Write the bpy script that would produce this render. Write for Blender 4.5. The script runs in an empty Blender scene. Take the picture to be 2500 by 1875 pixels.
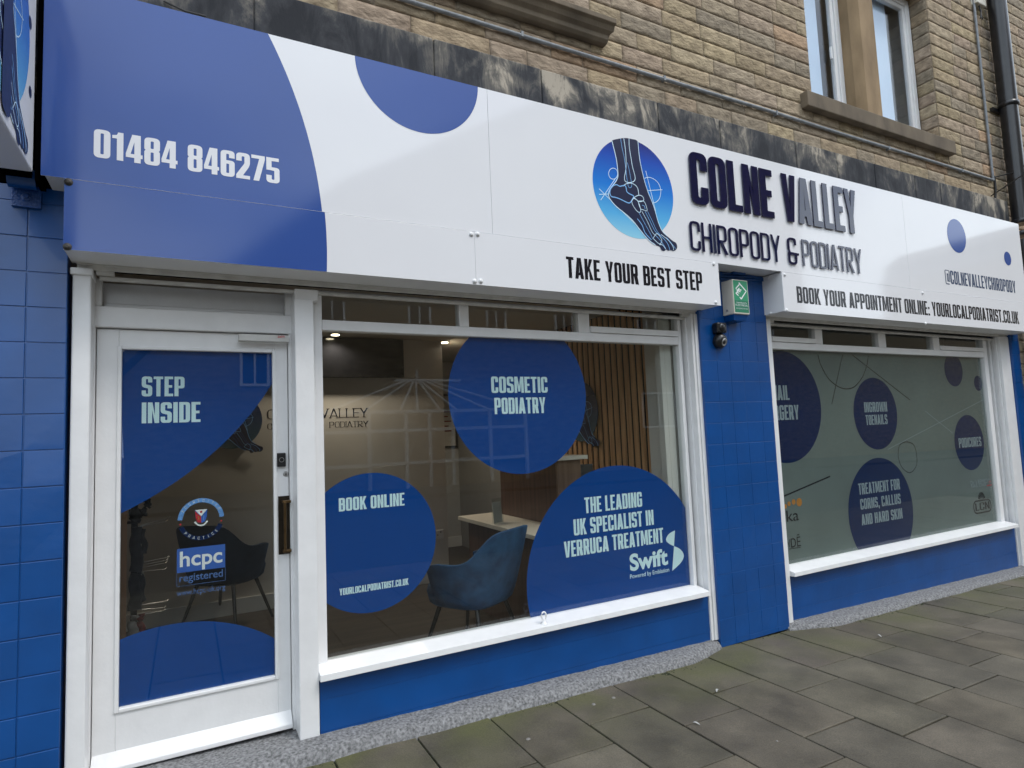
import bpy, bmesh, math, random
import numpy as np
from mathutils import Matrix, Vector, noise
R_ = math.radians
rnd = random.Random(7)
sc = bpy.context.scene
COL = sc.collection

# ------------------------------------------------------------------ camera
CAM = np.array([0.0, -3.3, 1.5])
YAW, PITCH, ROLL, FPX = R_(-28.1456), R_(4.6498), R_(-2.408), 1486.9     # focal length in px of the 2500 px wide photograph
cam = bpy.data.cameras.new('camera')
cam.sensor_width = 36; cam.lens = FPX*36/2500; cam.clip_start = 0.05; cam.clip_end = 500
cam_o = bpy.data.objects.new('camera', cam); COL.objects.link(cam_o)
M = (Matrix.Translation(Vector(CAM)) @ Matrix.Rotation(YAW, 4, 'Z') @ Matrix.Rotation(math.pi/2+PITCH, 4, 'X') @ Matrix.Rotation(ROLL, 4, 'Z'))
cam_o.matrix_world = M
sc.camera = cam_o
RM = np.array(M.to_3x3())

# ------------------------------------------------------------------ light
SUN_EL, SUN_AZ = 57, 148           # azimuth: compass-like angle measured from +Y clockwise
w = bpy.data.worlds.new('World'); sc.world = w; w.use_nodes = True
nt = w.node_tree; nt.nodes.clear()
N = nt.nodes.new
out = N('ShaderNodeOutputWorld'); bg = N('ShaderNodeBackground'); bg.inputs[1].default_value = 0.1
sky = N('ShaderNodeTexSky'); sky.sky_type = 'NISHITA'; sky.sun_disc = False
sky.sun_elevation = R_(SUN_EL); sky.sun_rotation = R_(SUN_AZ); sky.dust_density = 2.0; sky.altitude = 200
tc = N('ShaderNodeTexCoord'); mp = N('ShaderNodeMapping'); mp.inputs['Scale'].default_value = (1, 1, 2.6); mp.inputs['Location'].default_value = (.3, .1, .4)
nz = N('ShaderNodeTexNoise'); nz.inputs['Scale'].default_value = 1.7; nz.inputs['Detail'].default_value = 6; nz.inputs['Roughness'].default_value = .55
rmp = N('ShaderNodeValToRGB'); rmp.color_ramp.elements[0].position = .34; rmp.color_ramp.elements[1].position = .56
mx = N('ShaderNodeMix'); mx.data_type = 'RGBA'; mx.inputs[7].default_value = (8.6, 9.6, 10.5, 1)
L = nt.links.new
L(tc.outputs['Generated'], mp.inputs[0]); L(mp.outputs[0], nz.inputs['Vector']); L(nz.outputs[0], rmp.inputs[0]); L(rmp.outputs[0], mx.inputs[0])
L(sky.outputs[0], mx.inputs[6]); L(mx.outputs[2], bg.inputs[0]); L(bg.outputs[0], out.inputs[0])
sl = bpy.data.lights.new('sun', 'SUN'); sl.energy = 0.55; sl.angle = R_(16); sl.color = (1, .96, .91)
so = bpy.data.objects.new('sun', sl); COL.objects.link(so)
_a = R_(SUN_AZ); _e = R_(SUN_EL)
_d = Vector((math.sin(_a)*math.cos(_e), math.cos(_a)*math.cos(_e), math.sin(_e)))
so.rotation_euler = _d.to_track_quat('Z', 'Y').to_euler(); so.location = _d*30
sc.view_settings.view_transform = 'Standard'; sc.view_settings.look = 'None'
sc.view_settings.gamma = 1; sc.view_settings.use_curve_mapping = False
sc.view_settings.exposure = 1.13
sc.cycles.use_denoising = True; sc.cycles.max_bounces = 10; sc.cycles.transparent_max_bounces = 16
sc.cycles.use_adaptive_sampling = True; sc.cycles.adaptive_threshold = .01

# ------------------------------------------------------------------ survey helpers: a sight line of the photograph cut with a real plane
def ray(px, py): return RM @ np.array([px-1250, -(py-937.5), -FPX])
def at(px, py, y):
    d = ray(px, py); t = (y-CAM[1])/d[1]; p = CAM+t*d; return float(p[0]), float(p[2])
def atz(px, py, z):
    d = ray(px, py); t = (z-CAM[2])/d[2]; p = CAM+t*d; return float(p[0]), float(p[1])
def atx(px, py, x):
    d = ray(px, py); t = (x-CAM[0])/d[0]; p = CAM+t*d; return float(p[1]), float(p[2])

# ------------------------------------------------------------------ materials
def nodes(name):
    m = bpy.data.materials.new(name); m.use_nodes = True
    return m, m.node_tree, m.node_tree.nodes['Principled BSDF']
def rgb(c): return (c[0], c[1], c[2], 1)
def mat(name, col, rough=.5, metal=0, var=0, vscale=8, bump=0, bscale=60, bdist=.004, coat=0, spec=.5, col2=None, stretch=(1,1,1), attr=False, detail=5):
    m, t, b = nodes(name)
    b.inputs['Roughness'].default_value = rough; b.inputs['Metallic'].default_value = metal
    b.inputs['Specular IOR Level'].default_value = spec
    b.inputs['Coat Weight'].default_value = coat; b.inputs['Coat Roughness'].default_value = .04
    b.inputs['Base Color'].default_value = rgb(col)
    tc = t.nodes.new('ShaderNodeTexCoord'); mp = t.nodes.new('ShaderNodeMapping'); mp.inputs['Scale'].default_value = stretch
    t.links.new(tc.outputs['Object'], mp.inputs[0])
    if var or col2:
        n = t.nodes.new('ShaderNodeTexNoise'); n.inputs['Scale'].default_value = vscale; n.inputs['Detail'].default_value = detail
        t.links.new(mp.outputs[0], n.inputs['Vector'])
        r = t.nodes.new('ShaderNodeValToRGB'); r.color_ramp.elements[0].position = .3; r.color_ramp.elements[1].position = .7
        c2 = col2 or tuple(min(1, x*(1+var)) for x in col); c1 = col if col2 else tuple(x*(1-var) for x in col)
        r.color_ramp.elements[0].color = rgb(c1); r.color_ramp.elements[1].color = rgb(c2)
        t.links.new(n.outputs[0], r.inputs[0]); src = r.outputs[0]
        if attr:
            a = t.nodes.new('ShaderNodeVertexColor'); a.layer_name = 'tint'
            x = t.nodes.new('ShaderNodeMix'); x.data_type = 'RGBA'; x.blend_type = 'MULTIPLY'; x.inputs[0].default_value = 1
            t.links.new(src, x.inputs[6]); t.links.new(a.outputs[0], x.inputs[7]); src = x.outputs[2]
        t.links.new(src, b.inputs['Base Color'])
    if bump:
        n2 = t.nodes.new('ShaderNodeTexNoise'); n2.inputs['Scale'].default_value = bscale; n2.inputs['Detail'].default_value = 6
        t.links.new(mp.outputs[0], n2.inputs['Vector'])
        bp = t.nodes.new('ShaderNodeBump'); bp.inputs['Strength'].default_value = bump; bp.inputs['Distance'].default_value = bdist
        t.links.new(n2.outputs[0], bp.inputs['Height']); t.links.new(bp.outputs[0], b.inputs['Normal'])
    return m

def glass_mat(name, tint=(.92, .94, .93), rough=.0):
    m = bpy.data.materials.new(name); m.use_nodes = True; t = m.node_tree; t.nodes.clear(); n = t.nodes.new; l = t.links.new
    o = n('ShaderNodeOutputMaterial'); tr = n('ShaderNodeBsdfTransparent'); tr.inputs[0].default_value = rgb(tint)
    gl = n('ShaderNodeBsdfGlossy'); gl.inputs['Roughness'].default_value = rough; mix = n('ShaderNodeMixShader')
    g = n('ShaderNodeNewGeometry'); dt = n('ShaderNodeVectorMath'); dt.operation = 'DOT_PRODUCT'
    l(g.outputs['Normal'], dt.inputs[0]); l(g.outputs['Incoming'], dt.inputs[1])
    ab = n('ShaderNodeMath'); ab.operation = 'ABSOLUTE'; l(dt.outputs['Value'], ab.inputs[0])
    s1 = n('ShaderNodeMath'); s1.operation = 'SUBTRACT'; s1.inputs[0].default_value = 1; l(ab.outputs[0], s1.inputs[1])
    p = n('ShaderNodeMath'); p.operation = 'POWER'; l(s1.outputs[0], p.inputs[0]); p.inputs[1].default_value = 5
    ma = n('ShaderNodeMath'); ma.operation = 'MULTIPLY_ADD'; l(p.outputs[0], ma.inputs[0]); ma.inputs[1].default_value = .96; ma.inputs[2].default_value = .040
    l(ma.outputs[0], mix.inputs[0]); l(tr.outputs[0], mix.inputs[1]); l(gl.outputs[0], mix.inputs[2]); l(mix.outputs[0], o.inputs[0])
    return m

def emit_mat(name, col, s):
    m, t, b = nodes(name); b.inputs['Base Color'].default_value = rgb(col)
    b.inputs['Emission Color'].default_value = rgb(col); b.inputs['Emission Strength'].default_value = s; return m

def tile_paint():
    # glossy gloss paint over old tiles: faint brush bump
    return mat('blue_tile_paint', (.0, .062, .25), .28, var=.12, vscale=4, bump=.2, bscale=25, coat=.2)

def gradient_mat(name, stops, cz, r):
    """printed artwork: colour runs down the disc"""
    m, t, b = nodes(name); b.inputs['Roughness'].default_value = .25; b.inputs['Coat Weight'].default_value = .3
    tc = t.nodes.new('ShaderNodeTexCoord'); sx = t.nodes.new('ShaderNodeSeparateXYZ'); t.links.new(tc.outputs['Object'], sx.inputs[0])
    mr = t.nodes.new('ShaderNodeMapRange'); mr.inputs[1].default_value = cz-r; mr.inputs[2].default_value = cz+r
    t.links.new(sx.outputs[2], mr.inputs[0]); rp = t.nodes.new('ShaderNodeValToRGB'); e = rp.color_ramp.elements
    e[0].position, e[0].color = stops[0][0], rgb(stops[0][1]); e[1].position, e[1].color = stops[-1][0], rgb(stops[-1][1])
    for p, c in stops[1:-1]:
        k = e.new(p); k.color = rgb(c)
    t.links.new(mr.outputs[0], rp.inputs[0]); t.links.new(rp.outputs[0], b.inputs['Base Color']); return m

def soot_stone():
    m, t, b = nodes('soot_stained_stone'); n = t.nodes.new; l = t.links.new
    b.inputs['Roughness'].default_value = .85
    tc = n('ShaderNodeTexCoord'); mp = n('ShaderNodeMapping'); mp.inputs['Scale'].default_value = (1.2, 1, .36); l(tc.outputs['Object'], mp.inputs[0])
    a = n('ShaderNodeTexNoise'); a.inputs['Scale'].default_value = 7; a.inputs['Detail'].default_value = 12; a.inputs['Roughness'].default_value = .72; a.inputs['Distortion'].default_value = .6; l(mp.outputs[0], a.inputs['Vector'])
    c = n('ShaderNodeTexNoise'); c.inputs['Scale'].default_value = 2.4; c.inputs['Detail'].default_value = 7; c.inputs['Distortion'].default_value = 1.2; l(tc.outputs['Object'], c.inputs['Vector'])
    md0 = n('ShaderNodeMath'); md0.operation = 'MULTIPLY'; l(a.outputs[0], md0.inputs[0]); l(c.outputs[0], md0.inputs[1])
    c2 = n('ShaderNodeTexNoise'); c2.inputs['Scale'].default_value = .9; c2.inputs['Detail'].default_value = 2; l(tc.outputs['Object'], c2.inputs['Vector'])
    sp = n('ShaderNodeSeparateXYZ'); l(tc.outputs['Object'], sp.inputs[0])
    tp = n('ShaderNodeMapRange'); tp.inputs[1].default_value = 3.5; tp.inputs[2].default_value = 3.86; tp.inputs[3].default_value = .78; tp.inputs[4].default_value = 1.12; l(sp.outputs[2], tp.inputs[0])
    lx_ = n('ShaderNodeMapRange'); lx_.inputs[1].default_value = -3.8; lx_.inputs[2].default_value = -2.9; lx_.inputs[3].default_value = 1.22; lx_.inputs[4].default_value = 1.0; l(sp.outputs[0], lx_.inputs[0])
    cr = n('ShaderNodeMapRange'); cr.inputs[1].default_value = .35; cr.inputs[2].default_value = .65; cr.inputs[3].default_value = .78; cr.inputs[4].default_value = 1.3; l(c2.outputs[0], cr.inputs[0])
    m5 = n('ShaderNodeMath'); m5.operation = 'MULTIPLY'; l(tp.outputs[0], m5.inputs[0]); l(cr.outputs[0], m5.inputs[1])
    m6 = n('ShaderNodeMath'); m6.operation = 'MULTIPLY'; l(m5.outputs[0], m6.inputs[0]); l(lx_.outputs[0], m6.inputs[1])
    md = n('ShaderNodeMath'); md.operation = 'MULTIPLY'; l(md0.outputs[0], md.inputs[0]); l(m6.outputs[0], md.inputs[1])
    r = n('ShaderNodeValToRGB'); e = r.color_ramp.elements
    e[0].position = .17; e[0].color = (.010, .012, .017, 1); e[1].position = .40; e[1].color = (.40, .35, .28, 1)
    k = e.new(.25); k.color = (.034, .036, .042, 1); k = e.new(.33); k.color = (.13, .12, .105, 1)
    l(md.outputs[0], r.inputs[0]); l(r.outputs[0], b.inputs['Base Color'])
    bp = n('ShaderNodeBump'); bp.inputs['Strength'].default_value = .5; bp.inputs['Distance'].default_value = .01; l(a.outputs[0], bp.inputs['Height']); l(bp.outputs[0], b.inputs['Normal'])
    return m

def paving_mat():
    m, t, b = nodes('paving_stone'); n = t.nodes.new; l = t.links.new
    tc = n('ShaderNodeTexCoord')
    a = n('ShaderNodeTexNoise'); a.inputs['Scale'].default_value = 3; a.inputs['Detail'].default_value = 9; a.inputs['Roughness'].default_value = .62; l(tc.outputs['Object'], a.inputs['Vector'])
    r = n('ShaderNodeValToRGB'); e = r.color_ramp.elements; e[0].position = .3; e[0].color = (.056, .048, .034, 1); e[1].position = .72; e[1].color = (.140, .121, .088, 1); l(a.outputs[0], r.inputs[0])
    va = n('ShaderNodeVertexColor'); va.layer_name = 'tint'
    m1 = n('ShaderNodeMix'); m1.data_type = 'RGBA'; m1.blend_type = 'MULTIPLY'; m1.inputs[0].default_value = 1; l(r.outputs[0], m1.inputs[6]); l(va.outputs[0], m1.inputs[7])
    # algae grows in a strip along the foot of the wall
    sx = n('ShaderNodeSeparateXYZ'); l(tc.outputs['Object'], sx.inputs[0])
    g = n('ShaderNodeTexNoise'); g.inputs['Scale'].default_value = 2.1; g.inputs['Detail'].default_value = 6; l(tc.outputs['Object'], g.inputs['Vector'])
    mr = n('ShaderNodeMapRange'); mr.inputs[1].default_value = -.85; mr.inputs[2].default_value = -.22; l(sx.outputs[1], mr.inputs[0])
    ad = n('ShaderNodeMath'); ad.operation = 'MULTIPLY'; l(mr.outputs[0], ad.inputs[0])
    gr = n('ShaderNodeMapRange'); gr.inputs[1].default_value = .40; gr.inputs[2].default_value = .68; l(g.outputs[0], gr.inputs[0]); l(gr.outputs[0], ad.inputs[1])
    m2 = n('ShaderNodeMix'); m2.data_type = 'RGBA'; l(ad.outputs[0], m2.inputs[0]); l(m1.outputs[2], m2.inputs[6]); m2.inputs[7].default_value = (.092, .092, .036, 1)
    # speckle
    s = n('ShaderNodeTexNoise'); s.inputs['Scale'].default_value = 160; s.inputs['Detail'].default_value = 3; l(tc.outputs['Object'], s.inputs['Vector'])
    sr = n('ShaderNodeMapRange'); sr.inputs[1].default_value = .35; sr.inputs[2].default_value = .7; sr.inputs[3].default_value = .8; sr.inputs[4].default_value = 1.25; l(s.outputs[0], sr.inputs[0])
    m3 = n('ShaderNodeMix'); m3.data_type = 'RGBA'; m3.blend_type = 'MULTIPLY'; m3.inputs[0].default_value = 1; l(m2.outputs[2], m3.inputs[6]); l(sr.outputs[0], m3.inputs[7])
    l(m3.outputs[2], b.inputs['Base Color'])
    rr = n('ShaderNodeMapRange'); rr.inputs[3].default_value = .5; rr.inputs[4].default_value = .8; l(a.outputs[0], rr.inputs[0]); l(rr.outputs[0], b.inputs['Roughness'])
    bp = n('ShaderNodeBump'); bp.inputs['Strength'].default_value = .35; bp.inputs['Distance'].default_value = .004; l(s.outputs[0], bp.inputs['Height'])
    bp2 = n('ShaderNodeBump'); bp2.inputs['Strength'].default_value = .5; bp2.inputs['Distance'].default_value = .012; l(a.outputs[0], bp2.inputs['Height']); l(bp.outputs[0], bp2.inputs['Normal']); l(bp2.outputs[0], b.inputs['Normal'])
    return m

MT = {}
MT['white'] = mat('white_gloss_paint', (.80, .80, .80), .30, var=.035, vscale=9, bump=.22, bscale=45)
MT['sillst'] = mat('stained_sill_stone', (.085, .066, .045), .85, vscale=4, col2=(.20, .155, .105), bump=.4, bscale=90, stretch=(1, 1, .4), detail=8)
MT['moss'] = mat('moss', (.022, .028, .010), .95, var=.5, vscale=40)
MT['white2'] = mat('white_powder_coat', (.80, .80, .80), .35)
MT['galv'] = mat('white_shutter_lath', (.62, .61, .58), .45, var=.12, vscale=14)
MT['sign'] = mat('white_sign_vinyl', (.82, .82, .84), .055, var=.012, vscale=2)
MT['signblue'] = mat('blue_sign_vinyl', (.036, .088, .32), .10, var=.03, vscale=2)
MT['ink'] = mat('black_print', (.008, .008, .014), .2)
MT['navy'] = mat('navy_acrylic', (.001, .003, .040), .03, spec=.62)
MT['blue'] = tile_paint()
MT['bluestk'] = mat('blue_window_vinyl', (.001, .060, .285), .4, spec=.15)
MT['pale'] = mat('pale_aqua_vinyl', (.74, .95, 1.0), .5, spec=.2)
MT['navystk'] = mat('navy_window_vinyl', (.0, .014, .075), .5, spec=.05)
MT['greytxt'] = mat('grey_etched_lettering', (.26, .33, .37), .5)
MT['film'] = mat('grey_green_film', (.140, .172, .165), .5, var=.12, vscale=1.3, spec=.2)
MT['stone'] = mat('pitch_faced_sandstone', (.22, .168, .112), .9, vscale=14, col2=(.45, .355, .245), bump=1.0, bscale=38, bdist=.011, attr=True, stretch=(.8, 1, 1.5), detail=10)
MT['mortar'] = mat('lime_mortar', (.26, .205, .15), .95, var=.3, vscale=12, bump=.5, bscale=90)
MT['dressed'] = mat('dressed_sandstone', (.20, .135, .072), .85, vscale=5, col2=(.36, .25, .14), bump=.4, bscale=90, stretch=(1, 1, .4), detail=7)
MT['soot'] = soot_stone()
MT['pave'] = paving_mat()
MT['dirt'] = mat('joint_dirt', (.010, .010, .006), .95, var=.4, vscale=30)
MT['concrete'] = mat('rendered_concrete', (.075, .075, .075), .9, vscale=70, col2=(.29, .29, .295), bump=1.0, bscale=110, detail=12)
MT['asphalt'] = mat('asphalt', (.045, .045, .047), .9, var=.3, vscale=40, bump=.5, bscale=200)
MT['kerb'] = mat('kerb_stone', (.055, .052, .046), .85, var=.2, vscale=10)
MT['line'] = mat('road_line_paint', (.7, .6, .1), .7, var=.2, vscale=20)
MT['black'] = mat('black_plastic', (.012, .012, .013), .32)
MT['pipe'] = mat('black_cast_iron_paint', (.015, .015, .017), .30, var=.3, vscale=10, coat=.2)
MT['dark'] = mat('dark_void', (.002, .002, .002), .9, spec=0)
MT['cable'] = mat('cable_rubber', (.02, .02, .02), .6)
MT['galvpipe'] = mat('galvanised_conduit', (.22, .235, .25), .55, metal=.25, var=.2, vscale=20)
MT['bolt'] = mat('dark_bolt', (.06, .055, .05), .5, metal=.4)
MT['wbolt'] = mat('white_bolt', (.78, .78, .78), .3)
MT['brass'] = mat('aged_bronze', (.12, .075, .035), .35, metal=.9, var=.3, vscale=20)
MT['bronze'] = mat('dark_bronze_plate', (.03, .022, .014), .4, metal=.7, var=.3, vscale=25)
MT['steel'] = mat('brushed_steel', (.5, .5, .5), .3, metal=1)
MT['glass'] = glass_mat('window_glass')
MT['upglass'] = glass_mat('upper_window_glass', (.96, .98, 1))
MT['wallp'] = mat('beige_wall_paint', (.56, .515, .45), .8, var=.02)
MT['wallg'] = mat('grey_wall_paint', (.40, .385, .355), .8, var=.02)
MT['skirt'] = mat('white_skirting', (.62, .60, .56), .5)
MT['ceil'] = mat('ceiling_paint', (.45, .42, .37), .9)
MT['floor'] = mat('dark_wood_floor', (.038, .028, .02), .45, vscale=5, col2=(.075, .056, .04), stretch=(.3, 4, 1))
MT['walnut'] = mat('walnut_laminate', (.075, .036, .02), .4, vscale=6, col2=(.14, .072, .042), stretch=(5, 5, .35))
MT['oakd'] = mat('light_walnut_edge', (.16, .095, .06), .45, vscale=6, col2=(.24, .15, .10), stretch=(6, 6, .35))
MT['desktop'] = mat('white_desk_top', (.85, .77, .64), .35)
MT['slat'] = mat('oak_slat', (.36, .18, .075), .55, vscale=5, col2=(.66, .38, .18), stretch=(6, 6, .5), detail=7)
MT['felt'] = mat('black_felt', (.008, .008, .008), .95)
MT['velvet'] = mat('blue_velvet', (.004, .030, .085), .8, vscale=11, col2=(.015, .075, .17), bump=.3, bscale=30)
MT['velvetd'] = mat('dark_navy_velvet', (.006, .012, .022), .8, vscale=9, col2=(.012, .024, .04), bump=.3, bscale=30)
for k in ('velvet', 'velvetd'):
    b = MT[k].node_tree.nodes['Principled BSDF']; b.inputs['Sheen Weight'].default_value = .2; b.inputs['Sheen Roughness'].default_value = .4; b.inputs['Sheen Tint'].default_value = (.1, .3, .6, 1)
MT['screen'] = mat('television_glass', (.006, .006, .007), .12)
MT['paper'] = mat('printed_paper', (.5, .45, .38), .7, var=.1, vscale=20)
MT['lamp'] = emit_mat('lit_downlight', (1, .86, .62), 14)
MT['red'] = mat('red_plastic', (.45, .02, .02), .4)
MT['crimson'] = mat('crimson_print', (.55, .02, .03), .4)
MT['green'] = mat('green_label', (.03, .30, .15), .35)
MT['greend'] = mat('dark_green_label', (.02, .20, .11), .35)
MT['cream'] = mat('cream_plastic', (.68, .65, .56), .4)
MT['acc'] = mat('light_blue_print', (.14, .34, .74), .5)
MT['hcpc'] = mat('mid_blue_print', (.03, .12, .48), .5)
MT['hcline'] = mat('faded_blue_lettering', (.07, .15, .38), .5)
MT['whitep'] = mat('white_print', (.85, .87, .87), .5)
MT['orange'] = mat('orange_print', (.50, .20, .025), .5)
MT['brown'] = mat('card_board', (.22, .13, .07), .8)
MT['sock1'] = mat('charcoal_knit', (.03, .03, .035), .95, var=.4, vscale=20)
MT['sock2'] = mat('grey_knit', (.30, .28, .26), .95, var=.3, vscale=20)
MT['sock3'] = mat('dark_red_knit', (.16, .02, .02), .95)
MT['holo'] = mat('clear_acrylic', (.6, .6, .6), .1, spec=.8)
MT['roofs'] = mat('stone_slate_roof', (.10, .095, .09), .8, var=.3, vscale=3, bump=.6, bscale=10)
MT['oppst'] = mat('opposite_sandstone', (.13, .092, .052), .9, vscale=2.5, col2=(.29, .215, .13), stretch=(1, 1, 3), detail=8)
MT['bone'] = mat('pale_blue_line_print', (.22, .50, .90), .4)
MT['bonew'] = mat('white_line_print', (.62, .82, .95), .4)
MT['leg'] = mat('night_blue_print', (.008, .012, .05), .3)
MT['legb'] = mat('glow_blue_print', (.03, .09, .32), .3)
MT['curtain'] = mat('white_blind', (.6, .6, .6), .8)
MT['gum'] = mat('trodden_gum', (.20, .19, .17), .8)
MT['feather'] = mat('white_feather', (.45, .45, .43), .8)
MT['leafm'] = mat('fallen_leaf', (.12, .045, .02), .7)

# ------------------------------------------------------------------ mesh + hierarchy helpers
WL = {}
class MB:
    """vertices in world metres; faces carry a material slot"""
    def __init__(s): s.v = []; s.f = []; s.m = []; s.sm = []; s.c = []
    def cut(s): s.cuts = getattr(s, 'cuts', [])+[(len(s.v), len(s.f))]; return s
    def add(s, vs, fs, mi=0, smooth=False, tint=None):
        o = len(s.v); s.v += [tuple(v) for v in vs]
        for f in fs: s.f.append([i+o for i in f]); s.m.append(mi); s.sm.append(smooth); s.c.append(tint or (1, 1, 1))
        return s
    def box(s, x0, x1, y0, y1, z0, z1, mi=0, tint=None):
        v = [(x0,y0,z0),(x1,y0,z0),(x1,y1,z0),(x0,y1,z0),(x0,y0,z1),(x1,y0,z1),(x1,y1,z1),(x0,y1,z1)]
        return s.add(v, [(0,3,2,1),(4,5,6,7),(0,1,5,4),(1,2,6,5),(2,3,7,6),(3,0,4,7)], mi, False, tint)
    def hexa(s, v, mi=0, tint=None): return s.add(v, [(0,3,2,1),(4,5,6,7),(0,1,5,4),(1,2,6,5),(2,3,7,6),(3,0,4,7)], mi, False, tint)
    def prism(s, pts, y0, y1, mi=0):
        """outline in the x-z plane given thickness in y"""
        n = len(pts); v = [(p[0], y0, p[1]) for p in pts]+[(p[0], y1, p[1]) for p in pts]
        return s.add(v, [tuple(range(n)), tuple(range(2*n-1, n-1, -1))]+[(i, i+n, (i+1) % n+n, (i+1) % n) for i in range(n)], mi)
    def tube(s, pts, r, n=10, mi=0, r2=None, cap=True):
        pts = [Vector(p) for p in pts]; m = len(pts); rings = []
        for i, p in enumerate(pts):
            d = (pts[min(i+1, m-1)]-pts[max(i-1, 0)]).normalized()
            u = d.cross(Vector((0, 0, 1)) if abs(d.z) < .9 else Vector((1, 0, 0))).normalized(); v = d.cross(u)
            rr = r if r2 is None else r+(r2-r)*i/(m-1)
            rings.append([p+(u*math.cos(2*math.pi*k/n)+v*math.sin(2*math.pi*k/n))*rr for k in range(n)])
        vs = [q for g in rings for q in g]; fs = []
        for i in range(m-1):
            for k in range(n): fs.append((i*n+k, i*n+(k+1) % n, (i+1)*n+(k+1) % n, (i+1)*n+k))
        s.add(vs, fs, mi, True)
        if cap: s.add(rings[0], [tuple(range(n))[::-1]], mi); s.add(rings[-1], [tuple(range(n))], mi)
        return s
    def lathe(s, c, axis, prof, n=20, mi=0):
        """prof: (distance along axis, radius)"""
        a = Vector(axis).normalized(); u = a.cross(Vector((0, 0, 1)) if abs(a.z) < .9 else Vector((1, 0, 0))).normalized(); v = a.cross(u); c = Vector(c)
        vs = []; fs = []
        for (h, r) in prof:
            for k in range(n): vs.append(c+a*h+(u*math.cos(2*math.pi*k/n)+v*math.sin(2*math.pi*k/n))*r)
        for i in range(len(prof)-1):
            for k in range(n): fs.append((i*n+k, i*n+(k+1) % n, (i+1)*n+(k+1) % n, (i+1)*n+k))
        s.add(vs, fs, mi, True); m = len(prof)
        s.add(vs[:n], [tuple(range(n))[::-1]], mi); s.add(vs[(m-1)*n:], [tuple(range(n))], mi)
        return s

def props(o, label=None, cat=None, group=None, kind=None):
    if label: o['label'] = label
    if cat: o['category'] = cat
    if group: o['group'] = group
    if kind: o['kind'] = kind
    return o
def thing(name, loc, label, cat, group=None):
    o = bpy.data.objects.new(name, None); COL.objects.link(o); o.location = loc; o.empty_display_size = .1
    WL[o] = Vector(loc); return props(o, label, cat, group)
def part(name, mb, mats, parent=None, bevel=0, label=None, cat=None, group=None, kind=None, loc=None, recalc=True):
    me = bpy.data.meshes.new(name); base = WL[parent] if parent is not None else Vector((0, 0, 0))
    own = Vector(loc) if loc is not None else base
    me.from_pydata([tuple(Vector(v)-own) for v in mb.v], [], mb.f)
    for k in (mats if isinstance(mats, (list, tuple)) else [mats]): me.materials.append(MT[k] if isinstance(k, str) else k)
    me.polygons.foreach_set('material_index', mb.m); me.polygons.foreach_set('use_smooth', mb.sm)
    if any(c != (1, 1, 1) for c in mb.c):
        ca = me.color_attributes.new('tint', 'FLOAT_COLOR', 'CORNER'); buf = []
        for p, c in zip(me.polygons, mb.c): buf += [c[0], c[1], c[2], 1]*p.loop_total
        ca.data.foreach_set('color', buf)
    me.update()
    if recalc:
        bm = bmesh.new(); bm.from_mesh(me); bmesh.ops.recalc_face_normals(bm, faces=bm.faces); bm.to_mesh(me); bm.free()
    o = bpy.data.objects.new(name, me); COL.objects.link(o)
    if parent is not None: o.parent = parent
    o.location = own-base if parent is not None else own
    WL[o] = own
    if bevel:
        b = o.modifiers.new('bevel', 'BEVEL'); b.width = bevel; b.segments = 2; b.limit_method = 'ANGLE'; b.harden_normals = False
    return props(o, label, cat, group, kind)

def part_each(name, mb, mats, parent, bevel=0, **k):
    """every piece between two cut() marks becomes a part of its own"""
    cuts = [(0, 0)]+getattr(mb, 'cuts', []); cuts += [(len(mb.v), len(mb.f))] if cuts[-1] != (len(mb.v), len(mb.f)) else []
    for (v0, f0), (v1, f1) in zip(cuts[:-1], cuts[1:]):
        m = MB(); m.v = mb.v[v0:v1]; m.f = [[i-v0 for i in f] for f in mb.f[f0:f1]]; m.m = mb.m[f0:f1]; m.sm = mb.sm[f0:f1]; m.c = mb.c[f0:f1]
        if m.v: part(name, m, mats, parent, bevel=bevel, **k)

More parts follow.
